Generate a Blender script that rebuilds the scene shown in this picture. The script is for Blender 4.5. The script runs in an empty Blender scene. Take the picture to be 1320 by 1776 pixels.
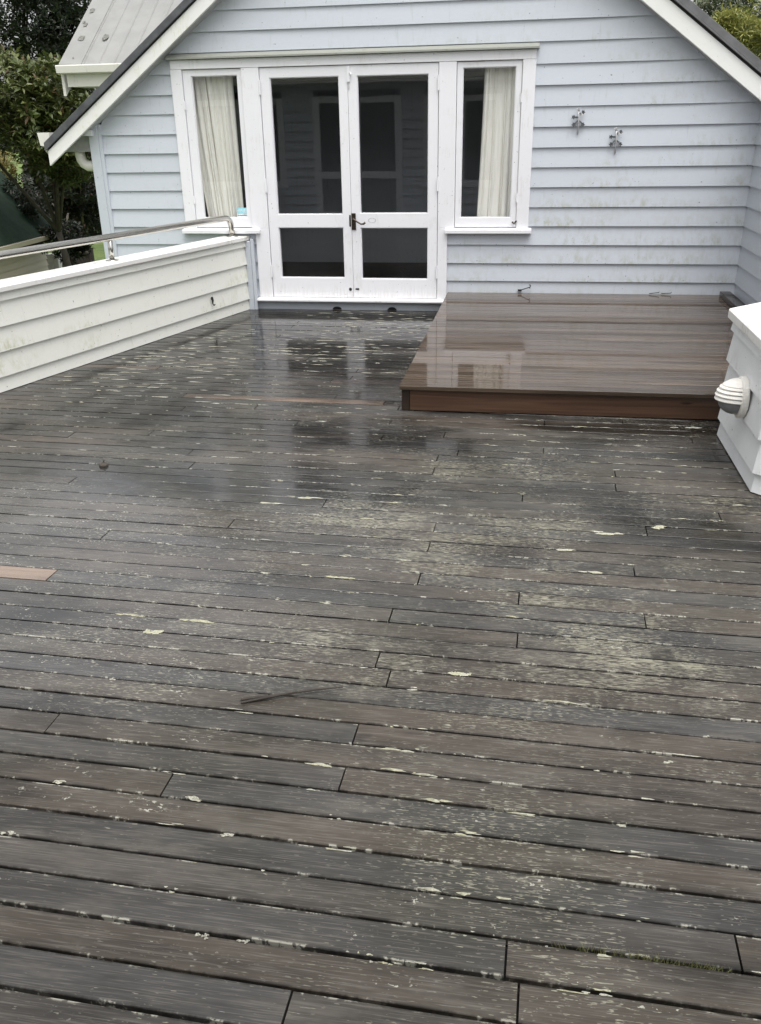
import bpy, math, random
from mathutils import Vector, Matrix
import numpy as np
rnd = random.Random(7)
scene = bpy.context.scene
COL = scene.collection

# ------------------------------------------------------------------ camera, sky, sun, exposure
RC = ((0.98685309, 0.16075069, -0.01673897), (0.05016558, -0.40311901, -0.91377157), (-0.15363720, 0.90091858, -0.40588339))
EYE = Vector((0.0, 0.0, 1.57)); FOC = 1509.71; PX, PY = 660.0, 896.0
cam_d = bpy.data.cameras.new('camera'); cam = bpy.data.objects.new('camera', cam_d); COL.objects.link(cam)
r, d, f = RC
cam.matrix_world = Matrix(((r[0], -d[0], -f[0], EYE.x), (r[1], -d[1], -f[1], EYE.y), (r[2], -d[2], -f[2], EYE.z), (0, 0, 0, 1)))
cam_d.sensor_fit = 'VERTICAL'; cam_d.sensor_height = 36.0; cam_d.lens = FOC / 1776 * 36.0
cam_d.shift_y = 8.0 / 1776; cam_d.clip_start = 0.05; cam_d.clip_end = 600
scene.camera = cam

world = bpy.data.worlds.new('World'); scene.world = world; world.use_nodes = True
wn = world.node_tree; wn.nodes.clear()
SUN_EL, SUN_ROT = math.radians(70), math.radians(158)
sky = wn.nodes.new('ShaderNodeTexSky'); sky.sky_type = 'NISHITA'; sky.sun_disc = False
sky.sun_elevation = SUN_EL; sky.sun_rotation = SUN_ROT; sky.air_density = 1.0; sky.dust_density = 5.0; sky.ozone_density = 1.0
hs = wn.nodes.new('ShaderNodeHueSaturation'); hs.inputs['Saturation'].default_value = 0.12
bg = wn.nodes.new('ShaderNodeBackground'); bg.inputs['Strength'].default_value = 0.15
wo = wn.nodes.new('ShaderNodeOutputWorld')
wn.links.new(sky.outputs[0], hs.inputs['Color']); wn.links.new(hs.outputs[0], bg.inputs['Color']); wn.links.new(bg.outputs[0], wo.inputs['Surface'])
sun_d = bpy.data.lights.new('sun', 'SUN'); sun_d.energy = 0.6; sun_d.angle = math.radians(50); sun_d.color = (1.0, 0.97, 0.93)
sun = bpy.data.objects.new('sun', sun_d); COL.objects.link(sun)
sdir = Vector((math.sin(SUN_ROT) * math.cos(SUN_EL), math.cos(SUN_ROT) * math.cos(SUN_EL), math.sin(SUN_EL)))
sun.rotation_euler = sdir.to_track_quat('Z', 'Y').to_euler(); sun.location = (0, 0, 30)
vs = scene.view_settings
vs.view_transform = 'Standard'; vs.look = 'None'; vs.gamma = 1.0; vs.use_curve_mapping = False; vs.exposure = 0.84

# ------------------------------------------------------------------ helpers
def ray(u, v):
    a, b = (u - PX) / FOC, (v - PY) / FOC
    return Vector(tuple(RC[0][i] * a + RC[1][i] * b + RC[2][i] for i in range(3)))
def at(u, v, y): q = ray(u, v); return EYE + q * (y / q.y)
def atz(u, v, z): q = ray(u, v); return EYE + q * ((z - EYE.z) / q.z)

WO = {}
def tag(o, label=None, cat=None, group=None, kind=None):
    if label: o['label'] = label
    if cat: o['category'] = cat
    if group: o['group'] = group
    if kind: o['kind'] = kind
    return o
def thing(name, loc, label, cat, group=None):
    o = bpy.data.objects.new(name, None); o.empty_display_size = 0.1; COL.objects.link(o)
    o.location = loc; WO[o.name] = Vector(loc); return tag(o, label, cat, group)
def link(name, me, mat, parent=None, origin=None):
    o = bpy.data.objects.new(name, me); COL.objects.link(o)
    if mat and not me.materials: me.materials.append(mat)
    if parent:
        o.parent = parent
    return o

class MB:
    def __init__(s): s.v = []; s.f = []
    def add(s, verts, faces):
        n = len(s.v); s.v += [tuple(p) for p in verts]; s.f += [tuple(i + n for i in q) for q in faces]; return s
    def box(s, x0, x1, y0, y1, z0, z1):
        return s.add([(x0, y0, z0), (x1, y0, z0), (x1, y1, z0), (x0, y1, z0), (x0, y0, z1), (x1, y0, z1), (x1, y1, z1), (x0, y1, z1)],
                     [(0, 3, 2, 1), (4, 5, 6, 7), (0, 1, 5, 4), (1, 2, 6, 5), (2, 3, 7, 6), (3, 0, 4, 7)])
    def loft(s, a, b, caps=True):
        n = len(a); fs = [(i, (i + 1) % n, n + (i + 1) % n, n + i) for i in range(n)]
        if caps: fs += [tuple(range(n - 1, -1, -1)), tuple(range(n, 2 * n))]
        return s.add(list(a) + list(b), fs)
    def tube(s, pts, rad, n=10, caps=True):
        pts = [Vector(p) for p in pts]; rs = rad if isinstance(rad, (list, tuple)) else [rad] * len(pts)
        vs_ = []; up = None
        for i, p in enumerate(pts):
            t = (pts[min(i + 1, len(pts) - 1)] - pts[max(i - 1, 0)]).normalized()
            if up is None:
                up = t.orthogonal().normalized()
            up = (up - t * up.dot(t)).normalized(); w = t.cross(up)
            for k in range(n):
                a = 2 * math.pi * k / n; vs_.append(p + (up * math.cos(a) + w * math.sin(a)) * rs[i])
        fs = []
        for i in range(len(pts) - 1):
            for k in range(n): fs.append((i * n + k, i * n + (k + 1) % n, (i + 1) * n + (k + 1) % n, (i + 1) * n + k))
        if caps: fs += [tuple(range(n - 1, -1, -1)), tuple((len(pts) - 1) * n + k for k in range(n))]
        return s.add(vs_, fs)
    def lathe(s, prof, c, ax, n=20, a0=0.0, a1=2 * math.pi):
        ax = Vector(ax).normalized(); e1 = Vector((0, 0, 1)) if abs(ax.z) < .9 else Vector((1, 0, 0))
        e1 = (e1 - ax * e1.dot(ax)).normalized(); e2 = ax.cross(e1); c = Vector(c)
        full = abs(a1 - a0 - 2 * math.pi) < 1e-6; m = n if full else n + 1
        vs_ = []
        for (rr, h) in prof:
            for k in range(m):
                a = a0 + (a1 - a0) * k / n; vs_.append(c + ax * h + (e1 * math.cos(a) + e2 * math.sin(a)) * rr)
        fs = []
        for i in range(len(prof) - 1):
            for k in range(n): fs.append((i * m + k, i * m + (k + 1) % m, (i + 1) * m + (k + 1) % m, (i + 1) * m + k))
        return s.add(vs_, fs)
    def mesh(s, name, smooth=False, off=None):
        me = bpy.data.meshes.new(name)
        v = s.v if off is None else [(p[0] - off.x, p[1] - off.y, p[2] - off.z) for p in s.v]
        me.from_pydata(v, [], s.f); me.validate(); me.update()
        if smooth:
            me.polygons.foreach_set('use_smooth', [True] * len(me.polygons))
        return me
    def build(s, name, mat, parent=None, smooth=False, bevel=0.0, recalc=True):
        off = WO.get(parent.name) if parent else None
        me = s.mesh(name, smooth, off)
        if recalc:
            import bmesh
            bm = bmesh.new(); bm.from_mesh(me); bmesh.ops.recalc_face_normals(bm, faces=bm.faces)
            if bevel: bmesh.ops.bevel(bm, geom=list(bm.edges), offset=bevel, segments=1, affect='EDGES', clamp_overlap=True)
            bm.to_mesh(me); bm.free()
            if smooth: me.polygons.foreach_set('use_smooth', [True] * len(me.polygons))
        o = link(name, me, mat, parent)
        if parent: WO[o.name] = off
        return o

# ------------------------------------------------------------------ materials
class G:
    def __init__(s, name):
        s.m = bpy.data.materials.new(name); s.m.use_nodes = True; s.t = s.m.node_tree; s.t.nodes.clear()
        s.out = s.n('ShaderNodeOutputMaterial')
    def n(s, typ, **kw):
        q = s.t.nodes.new(typ)
        for k, v in kw.items():
            if hasattr(q, k) and k not in ('inputs',): setattr(q, k, v)
        return q
    def set(s, q, key, v):
        if v is None: return
        sock = q.inputs[key]
        if isinstance(v, bpy.types.NodeSocket): s.t.links.new(v, sock)
        elif isinstance(v, (tuple, list)) and len(v) == 3 and sock.type == 'RGBA': sock.default_value = (*v, 1)
        else: sock.default_value = v
    def math(s, op, a, b=0.0, c=None, clamp=False):
        q = s.n('ShaderNodeMath'); q.operation = op; q.use_clamp = clamp; s.set(q, 0, a); s.set(q, 1, b)
        if c is not None: s.set(q, 2, c)
        return q.outputs[0]
    def vmath(s, op, a, b):
        q = s.n('ShaderNodeVectorMath'); q.operation = op; s.set(q, 0, a); s.set(q, 1, b); return q.outputs[1 if op == 'LENGTH' else 0]
    def pos(s): return s.n('ShaderNodeNewGeometry').outputs['Position']
    def rand(s): return s.n('ShaderNodeObjectInfo').outputs['Random']
    def noise(s, vec, scale, detail=2.0, rough=0.5, dist=0.0):
        q = s.n('ShaderNodeTexNoise'); s.set(q, 'Vector', vec); s.set(q, 'Scale', scale); s.set(q, 'Detail', detail); s.set(q, 'Roughness', rough); s.set(q, 'Distortion', dist)
        return q.outputs['Fac']
    def ramp(s, fac, lo, hi, a=0.0, b=1.0):
        q = s.n('ShaderNodeMapRange'); q.interpolation_type = 'SMOOTHSTEP'
        s.set(q, 'Value', fac); s.set(q, 'From Min', lo); s.set(q, 'From Max', hi); s.set(q, 'To Min', a); s.set(q, 'To Max', b); return q.outputs[0]
    def mix(s, fac, a, b, blend='MIX'):
        q = s.n('ShaderNodeMix'); q.data_type = 'RGBA'; q.blend_type = blend
        s.set(q, 0, fac); s.set(q, 6, a); s.set(q, 7, b); return q.outputs[2]
    def bump(s, h, strength=0.2, dist=0.01):
        q = s.n('ShaderNodeBump'); s.set(q, 'Height', h); s.set(q, 'Strength', strength); s.set(q, 'Distance', dist); return q.outputs[0]
    def bsdf(s, col, rough=0.5, metal=0.0, normal=None, spec=0.5, **kw):
        q = s.n('ShaderNodeBsdfPrincipled'); s.set(q, 'Base Color', col); s.set(q, 'Roughness', rough); s.set(q, 'Metallic', metal)
        s.set(q, 'Specular IOR Level', spec)
        if normal is not None: s.set(q, 'Normal', normal)
        for k, v in kw.items(): s.set(q, k, v)
        s.t.links.new(q.outputs[0], s.out.inputs[0]); return s.m

def plain(name, col, rough=0.5, metal=0.0, var=0.12, scale=20.0, spec=0.5):
    g = G(name); n = g.noise(g.pos(), scale, 4, .6)
    dark = tuple(c * (1 - var) for c in col); lite = tuple(min(1, c * (1 + var)) for c in col)
    return g.bsdf(g.mix(g.ramp(n, .3, .7), dark, lite), rough, metal, spec=spec)

def painted_boards(name, col, stain=0.5, stain_col=(.40, .40, .30), rough=.42, xr=None):
    g = G(name); p = g.pos(); rv = g.rand()
    base = g.mix(g.math('MULTIPLY', rv, .55), col, tuple(c * .93 for c in col))
    fine = g.noise(g.vmath('MULTIPLY', p, (3, 3, 9)), 9, 4, .65)
    base = g.mix(g.ramp(fine, .35, .75, 0, .16), base, tuple(c * .8 for c in col))
    big = g.noise(g.vmath('MULTIPLY', p, (1.0, 1.0, 1.6)), 1.5, 3, .6)
    sp = g.noise(g.vmath('MULTIPLY', p, (9, 9, 5)), 2.2, 5, .7)
    m = g.math('MULTIPLY', g.ramp(big, .45, .66), g.ramp(sp, .42, .68))
    sx = g.n('ShaderNodeSeparateXYZ'); g.set(sx, 0, p)
    fr_ = g.math('FRACT', g.math('DIVIDE', g.math('SUBTRACT', sx.outputs[2], .110 - .1612 * 20), .1612))   # algae sits on the damp lower edge of each board
    m = g.math('MULTIPLY', m, g.ramp(fr_, .15, .75, 1.0, .25))
    if xr: m = g.math('MULTIPLY', m, g.ramp(sx.outputs[0], xr[0], xr[1], .25, 1.0)); m = g.math('MULTIPLY', m, g.ramp(sx.outputs[2], .5, 2.6, 1.0, .5))
    base = g.mix(g.math('MULTIPLY', m, stain), base, stain_col)
    drip = g.noise(g.vmath('MULTIPLY', p, (22, 22, 1.5)), 1.6, 3, .6)
    base = g.mix(g.ramp(drip, .58, .78, 0, .22 * stain), base, tuple(c * .62 for c in stain_col))
    spots = g.noise(p, 55, 1, .4)
    base = g.mix(g.ramp(spots, .76, .79, 0, .7), base, (.09, .09, .075))
    bp = g.bump(g.noise(g.vmath('MULTIPLY', p, (8, 8, 60)), 3, 3, .6), .12, .004)
    return g.bsdf(base, rough, normal=bp)

def white_paint(name, col=(.82, .82, .83), dirt=.3, dirt_col=(.45, .43, .33)):
    g = G(name); p = g.pos()
    n1 = g.noise(p, 4.5, 5, .7); n2 = g.noise(g.vmath('MULTIPLY', p, (30, 30, 4)), 2, 4, .65)
    m = g.math('MULTIPLY', g.ramp(n1, .5, .72), g.ramp(n2, .4, .7))
    c = g.mix(g.math('MULTIPLY', m, dirt), col, dirt_col)
    sz = g.n('ShaderNodeSeparateXYZ'); g.set(sz, 0, p)
    c = g.mix(g.math('MULTIPLY', g.ramp(sz.outputs[2], .11, .30, .22, 0), g.math('MULTIPLY', g.ramp(n2, .38, .66), g.ramp(sz.outputs[2], .10, .11))), c, (.50, .45, .34))
    chip = g.noise(p, 60, 2, .5)
    c = g.mix(g.ramp(chip, .735, .755, 0, .8), c, (.22, .20, .17))
    return g.bsdf(c, .4, normal=g.bump(g.noise(p, 70, 3, .6), .08, .003))

def wet_deck(name, fixed=None):
    g = G(name); p = g.pos(); rv = g.rand()
    sh = g.vmath('ADD', p, g.n('ShaderNodeCombineXYZ').outputs[0])
    comb = g.n('ShaderNodeCombineXYZ'); g.set(comb, 0, g.math('MULTIPLY', rv, 61.0)); g.set(comb, 1, g.math('MULTIPLY', rv, 17.0)); g.set(comb, 2, g.math('MULTIPLY', rv, 9.0))
    q = g.vmath('ADD', g.vmath('ADD', p, comb.outputs[0]), g.vmath('MULTIPLY', p, (0, 0, 0)))
    grain = g.noise(g.vmath('MULTIPLY', q, (2.2, 95, 8)), 1.0, 5, .65)
    grain2 = g.noise(g.vmath('MULTIPLY', q, (9, 320, 8)), 1.0, 2, .6)
    patch = g.noise(g.vmath('MULTIPLY', p, (.75, .9, 1)), 1.25, 4, .6)
    patch2 = g.noise(g.vmath('MULTIPLY', q, (1.3, 7, 1)), 1.0, 3, .55)
    wetn = g.noise(g.vmath('ADD', g.vmath('MULTIPLY', p, (.9, 2.2, 1)), (5.3, 2.2, 0)), 1.1, 4, .62)
    if fixed:
        c = g.mix(g.ramp(grain, .3, .7), tuple(x * .72 for x in fixed), fixed)
        c = g.mix(g.ramp(grain2, .55, .75, 0, .4), c, tuple(x * .5 for x in fixed))
        fleck_gain, rlo = .12, .14
    else:
        brown = (.082, .068, .055); slate = (.061, .060, .058); dark = (.028, .025, .020)
        rr = g.ramp(rv, .05, .75)
        c = g.mix(rr, slate, brown)
        c = g.mix(g.ramp(patch2, .40, .68, 0, .55), c, dark)
        c = g.mix(g.ramp(g.noise(g.vmath('ADD', p, (9, 4, 0)), .8, 3, .6), .45, .65, 0, .5), c, (.040, .040, .028))
        bl = g.noise(g.vmath('ADD', g.vmath('MULTIPLY', p, (1.4, 4.2, 1)), (2.7, 6.1, 0)), 1.6, 5, .68)
        c = g.mix(g.ramp(bl, .48, .70, 0, .62), c, (.135, .122, .104))
        c = g.mix(g.ramp(bl, .46, .30, 0, .6), c, (.026, .024, .021))
        c = g.mix(g.ramp(grain, .36, .72, 0, .75), c, g.mix(.5, c, (.024, .021, .018)))
        c = g.mix(g.ramp(grain2, .48, .72, 0, .5), c, (.18, .165, .145))
        fleck_gain, rlo = 1.0, .055
    # pale flecks: worn oil film and dry lichen lying along the grain
    fv = g.vmath('MULTIPLY', q, (44, 300, 10))
    fl = g.noise(fv, 1.0, 2, .45)
    fl2 = g.noise(g.vmath('MULTIPLY', q, (20, 150, 10)), 1.0, 4, .65)
    grow = g.ramp(g.vmath('LENGTH', g.vmath('MULTIPLY', g.vmath('SUBTRACT', p, (.10, 3.0, 0)), (.60, .50, 0)), (0, 0, 0)), .35, 1.15, 1.0, 0.0)
    dens = g.math('ADD', g.math('ADD', g.math('MULTIPLY', g.ramp(patch, .40, .70), .085), g.math('MULTIPLY', g.math('MULTIPLY', grow, g.ramp(patch, .34, .58, .35, 1.0)), .125)), g.math('MULTIPLY', g.ramp(patch2, .42, .66), .05))
    thr = g.math('SUBTRACT', .736, dens)
    m1 = g.ramp(g.math('SUBTRACT', fl, thr), 0, .02)
    m2 = g.ramp(g.math('SUBTRACT', fl2, g.math('ADD', thr, .02)), 0, .03)
    oc = g.n('ShaderNodeTexCoord').outputs['Object']; so = g.n('ShaderNodeSeparateXYZ'); g.set(so, 0, oc)
    edge = g.ramp(g.math('ABSOLUTE', so.outputs[1]), .0355, .0440)
    clump = g.noise(g.vmath('MULTIPLY', q, (5, 11, 5)), 1.0, 4, .7)
    iso = g.noise(g.vmath('MULTIPLY', q, (70, 120, 40)), 1.0, 3, .6)
    m3 = g.math('MULTIPLY', g.ramp(iso, .60, .64), g.ramp(g.math('ADD', clump, g.math('MULTIPLY', g.math('SUBTRACT', patch, .5), .5)), .56, .66))
    ecl = g.noise(g.vmath('MULTIPLY', q, (7, 3, 5)), 1.0, 5, .75)
    m4 = g.math('MULTIPLY', edge, g.math('MULTIPLY', g.ramp(ecl, .55, .60), g.ramp(iso, .40, .50)))
    m = g.math('MAXIMUM', g.math('MAXIMUM', m1, g.math('MULTIPLY', m2, .75)), g.math('MAXIMUM', m3, m4))
    m = g.math('MULTIPLY', m, fleck_gain)
    fc = g.mix(g.ramp(patch, .42, .62), (.145, .138, .118), (.27, .258, .195))
    fc = g.mix(g.ramp(g.noise(g.vmath('MULTIPLY', q, (25, 60, 9)), 1.0, 2, .5), .54, .74), fc, (.33, .32, .25))
    fc = g.mix(g.math('MAXIMUM', m3, m4), fc, (.42, .41, .35))
    c = g.mix(g.math('MULTIPLY', m, .9), c, fc)
    stain = g.noise(g.vmath('ADD', g.vmath('MULTIPLY', p, (1.5, 1.8, 1)), (3, 8, 0)), 1.5, 4, .65)
    if not fixed:
        c = g.mix(g.ramp(stain, .62, .74, 0, .75), c, (.018, .017, .014))
        vk = g.n('ShaderNodeTexVoronoi'); g.set(vk, 'Vector', g.vmath('MULTIPLY', q, (2.6, 9, 1))); g.set(vk, 'Scale', 1.0)
        c = g.mix(g.ramp(vk.outputs['Distance'], .02, .05, .85, 0), c, (.012, .010, .009))
        c = g.mix(g.math('MULTIPLY', edge, g.ramp(ecl, .54, .44, 0, .8)), c, (.016, .014, .012))
    sep = g.n('ShaderNodeSeparateXYZ'); g.set(sep, 0, p)
    wet = g.ramp(g.math('ADD', wetn, g.math('MULTIPLY', g.math('SUBTRACT', sep.outputs[1], 3.2), -.055)), .30, .58, 1.0, 0.0)
    c = g.mix(wet, c, g.mix(g.math('MULTIPLY', m, .6), g.mix(1.0, c, (.22, .22, .22), 'MULTIPLY'), c))
    film = g.ramp(g.noise(g.vmath('MULTIPLY', q, (6, 150, 9)), 1.0, 4, .65), .50, .62)
    pud = g.ramp(g.vmath('LENGTH', g.vmath('MULTIPLY', g.vmath('SUBTRACT', p, (-1.75, 3.1, 0)), (.72, .80, 0)), (0, 0, 0)), .5, 1.25, 1.0, 0.0)
    film = g.math('MAXIMUM', g.math('SUBTRACT', 1.0, film), g.math('MULTIPLY', pud, g.ramp(patch2, .62, .45)))
    wet = g.math('MAXIMUM', wet, g.math('MULTIPLY', pud, .9))
    ro = g.math('ADD', g.math('MULTIPLY_ADD', g.math('MULTIPLY', wet, film), rlo - .36, .36), g.math('MULTIPLY', m, .25))
    ro = g.math('ADD', ro, g.math('MULTIPLY', g.ramp(grain, .3, .7), .03))
    h = g.math('ADD', g.math('MULTIPLY', grain, .55), g.math('ADD', g.math('MULTIPLY', grain2, .3), g.math('MULTIPLY', m, .35)))
    return g.bsdf(c, ro, normal=g.bump(h, g.math('MULTIPLY_ADD', wet, -.15, .19), .003), spec=g.math('MULTIPLY_ADD', pud, 1.2, .26))

def platform_wood(name, dark=(.040, .029, .021), lite=(.150, .109, .078), rlo=.03, rhi=.34, ax=(1.6, 70, 20)):
    g = G(name); p = g.pos(); rv = g.rand()
    comb = g.n('ShaderNodeCombineXYZ'); g.set(comb, 0, g.math('MULTIPLY', rv, 43.0)); g.set(comb, 1, g.math('MULTIPLY', rv, 7.0)); g.set(comb, 2, 0.0)
    q = g.vmath('ADD', p, comb.outputs[0])
    grain = g.noise(g.vmath('MULTIPLY', q, ax), 1.0, 5, .62)
    band = g.noise(g.vmath('MULTIPLY', q, (.55, 3, 1)), 1.3, 3, .55)
    c = g.mix(g.ramp(grain, .3, .72), lite, dark)
    c = g.mix(g.math('MULTIPLY', g.ramp(band, .42, .66), .6), c, dark)
    c = g.mix(g.math('MULTIPLY', rv, .7), c, dark)
    ro = g.ramp(g.noise(g.vmath('MULTIPLY', q, (2.4, 60, 1)), 1.2, 4, .6), .50, .66, rlo, rhi)
    return g.bsdf(c, ro, normal=g.bump(grain, .04, .0015), spec=.22)

def knotty(name):
    g = G(name); p = g.pos()
    w = g.n('ShaderNodeTexVoronoi'); w.feature = 'F1'; g.set(w, 'Vector', g.vmath('MULTIPLY', p, (1.7, .2, 8))); g.set(w, 'Scale', 1.0); g.set(w, 'Randomness', .9)
    k = w.outputs['Distance']
    warp = g.vmath('ADD', g.vmath('MULTIPLY', p, (1.3, 1, 42)), g.n('ShaderNodeCombineXYZ').outputs[0])
    grain = g.noise(warp, 1.0, 5, .6, .6)
    c = g.mix(g.ramp(grain, .32, .7), (.105, .058, .036), (.055, .029, .018))
    c = g.mix(g.ramp(k, .03, .085, .9, 0), c, (.012, .006, .004))
    return g.bsdf(c, .32, normal=g.bump(grain, .15, .003))

def glass_mat():
    g = G('window_glass'); tr = g.n('ShaderNodeBsdfTransparent'); gl = g.n('ShaderNodeBsdfGlossy'); fr = g.n('ShaderNodeFresnel'); mx = g.n('ShaderNodeMixShader')
    g.set(tr, 'Color', (.96, .97, .965)); g.set(gl, 'Roughness', 0.0); g.set(gl, 'Color', (1, 1, 1)); g.set(fr, 'IOR', g.math('MULTIPLY_ADD', g.n('ShaderNodeNewGeometry').outputs['Backfacing'], 1 / 1.52 - 1.52, 1.52))
    fac = g.math('MULTIPLY', fr.outputs[0], 1.85, clamp=True)
    w = g.noise(g.pos(), 1.6, 1, .4); g.set(gl, 'Normal', g.bump(w, .05, .02))
    g.set(mx, 0, fac); g.t.links.new(tr.outputs[0], mx.inputs[1]); g.t.links.new(gl.outputs[0], mx.inputs[2]); g.t.links.new(mx.outputs[0], g.out.inputs[0]); return g.m

def leaf_mat(name, a, b, c2, brown=None, rough=.38):
    g = G(name); q = g.n('ShaderNodeAttribute'); q.attribute_name = 'tint'; t = q.outputs['Fac']
    col = g.mix(g.ramp(t, 0, .6), a, b); col = g.mix(g.ramp(t, .6, .93), col, c2)
    if brown: col = g.mix(g.ramp(t, .955, .965), col, brown)
    pr = g.n('ShaderNodeBsdfPrincipled'); g.set(pr, 'Base Color', col); g.set(pr, 'Roughness', rough)
    tl = g.n('ShaderNodeBsdfTranslucent'); g.set(tl, 'Color', col); mx = g.n('ShaderNodeMixShader'); g.set(mx, 0, .25)
    g.t.links.new(pr.outputs[0], mx.inputs[1]); g.t.links.new(tl.outputs[0], mx.inputs[2]); g.t.links.new(mx.outputs[0], g.out.inputs[0]); return g.m

M = {}
M['wall'] = painted_boards('gable_paint', (.545, .58, .63), 1.0, (.38, .40, .33), xr=(-1.5, .4))
M['wing'] = painted_boards('wing_paint', (.47, .505, .55), .3)
M['parapet'] = painted_boards('parapet_paint', (.83, .83, .77), .8, (.54, .54, .38))
M['bay'] = painted_boards('bay_paint', (.80, .815, .815), .4, (.42, .42, .36))
M['trim'] = white_paint('white_trim', (.80, .80, .825), .35)
M['cap'] = white_paint('white_cap', (.82, .81, .78), 1.0, (.36, .35, .25))
M['barge'] = white_paint('barge_paint', (.80, .80, .77), .8, (.55, .54, .36))
M['flash_dirty'] = white_paint('mossy_flashing', (.30, .31, .275), 1.0, (.17, .17, .10))
M['deck'] = wet_deck('wet_weathered_deck')
M['deck_new'] = wet_deck('new_deck_board', (.27, .195, .145))
M['deck_mid'] = wet_deck('half_weathered_board', (.125, .095, .078))
M['platform'] = platform_wood('wet_platform_boards')
M['fascia'] = knotty('knotty_fascia')
M['post'] = plain('dark_post_wood', (.030, .019, .014), .35, 0, .3)
M['strip'] = platform_wood('dark_wet_strip', (.03, .025, .022), (.055, .044, .038), .1, .25, (40, 3, 20))
M['under'] = plain('dark_underside', (.012, .011, .010), .8)
M['tin'] = plain('charcoal_flashing', (.085, .088, .094), .38, .0, .25, 9)
M['tin_lite'] = plain('grey_flashing', (.16, .16, .165), .3, .3, .15, 9)
M['roof'] = plain('charcoal_roof', (.06, .062, .066), .45)
M['pale_roof'] = plain('pale_roof_iron', (.26, .26, .25), .42, 0, .08, 3)
M['lichen_spot'] = plain('roof_lichen', (.15, .15, .135), .8, 0, .4, 40)
M['gutter'] = white_paint('gutter_white', (.72, .71, .65), .9)
M['soffit'] = plain('soffit_grey', (.42, .42, .43), .6)
M['steel'] = plain('stainless_steel', (.56, .54, .50), .24, 1.0, .04, 12)
M['glass'] = glass_mat()
M['bronze'] = plain('bronze_hardware', (.075, .060, .045), .35, .8, .3, 60)
M['black'] = plain('black_iron', (.012, .012, .012), .5, .2)
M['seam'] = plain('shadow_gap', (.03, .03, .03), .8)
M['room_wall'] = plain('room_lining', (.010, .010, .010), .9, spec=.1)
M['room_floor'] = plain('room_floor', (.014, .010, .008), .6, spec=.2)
M['green_roof'] = plain('green_iron', (.014, .028, .018), .6, 0, .2, 4, .15)
M['beige'] = painted_boards('beige_paint', (.50, .45, .365), .3, (.26, .24, .18))
M['bark'] = plain('pale_bark', (.20, .175, .14), .8, 0, .35, 8)
M['bark_dark'] = plain('dark_bark', (.05, .042, .034), .85, 0, .35, 8)
M['fence'] = plain('dark_paling', (.035, .028, .024), .8, 0, .3, 12)
M['grey_metal'] = plain('grey_cabinet_paint', (.50, .50, .51), .5)

def curtain_mat():
    g = G('cream_curtain'); c = g.mix(g.ramp(g.noise(g.vmath('MULTIPLY', g.pos(), (30, 30, 2)), 2, 3, .6), .3, .7), (.82, .80, .74), (.92, .90, .85))
    return g.bsdf(c, .9, spec=.1)
M['curtain'] = curtain_mat()

# ------------------------------------------------------------------ ground
m = MB(); m.add([(-250, -250, -2.4), (250, -250, -2.4), (250, 250, -2.4), (-250, 250, -2.4)], [(0, 1, 2, 3)])
g = G('lawn'); c = g.mix(g.ramp(g.noise(g.pos(), .6, 5, .7), .3, .7), (.085, .135, .030), (.16, .22, .05))
c = g.mix(g.ramp(g.noise(g.pos(), 14, 3, .7), .4, .7, 0, .5), c, (.05, .08, .02))
tag(m.build('ground', g.bsdf(c, .8, normal=g.bump(g.noise(g.pos(), 30, 3, .7), .6, .05)), recalc=False), kind='structure')

# ------------------------------------------------------------------ timber deck
ANG = -0.0227; UX = Vector((math.cos(ANG), math.sin(ANG), 0)); VX = Vector((-math.sin(ANG), math.cos(ANG), 0))
W0, PITCH, JO, JS = 1.248, 0.0955, -0.42, 0.4445
def par_x(y): return -3.448 + (y - 5.168) * 0.2648
m = MB()
m.add([(par_x(-.4) - .1, -.40, -.03), (3.0, -.40, -.03), (3.0, 8.30, -.03), (par_x(8.3) - .1, 8.30, -.03)] +
      [(par_x(-.4) - .1, -.40, -.22), (3.0, -.40, -.22), (3.0, 8.30, -.22), (par_x(8.3) - .1, 8.30, -.22)],
      [(0, 1, 2, 3), (7, 6, 5, 4), (0, 4, 5, 1), (1, 5, 6, 2), (2, 6, 7, 3), (3, 7, 4, 0)])
deck = m.build('deck', M['under']); tag(deck, kind='structure')
KNOWN = {6: [-1.31], 7: [-.42], 4: [-.875], 5: [-.42], 0: [.025], 11: [-.42], 14: [-.42], 16: [.025], 13: [.025], 15: [-1.78, .46], 19: [-1.74, .46],
         25: [-2.19, .88], 26: [.025], 28: [-1.67, .46], 30: [-1.75], 31: [-.42], 29: [-.42], 27: [-.42], 35: [-.42], 36: [-1.30], 41: [-2.19, -.855],
         48: [-2.647], 46: [-1.30], 24: [-.875]}
NEW = {(15, 0): 'deck_new', (41, 1): 'deck_new', (48, 0): 'deck_new', (46, 1): 'deck_mid'}
board_mesh = {}
GAPS = []
def get_board(L, w, mat):
    key = (round(L, 2), round(w, 4), mat)
    if key not in board_mesh:
        h = w / 2; b = .0014; pr = [(-h, -.022), (-h, -b), (-h + b, 0), (h - b, 0), (h, -b), (h, -.022)]
        mb = MB(); mb.loft([(-L / 2, y, z) for y, z in pr], [(L / 2, y, z) for y, z in pr])
        me = mb.mesh('deck_board'); me.materials.append(M[mat]); board_mesh[key] = me
    return board_mesh[key]
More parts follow.
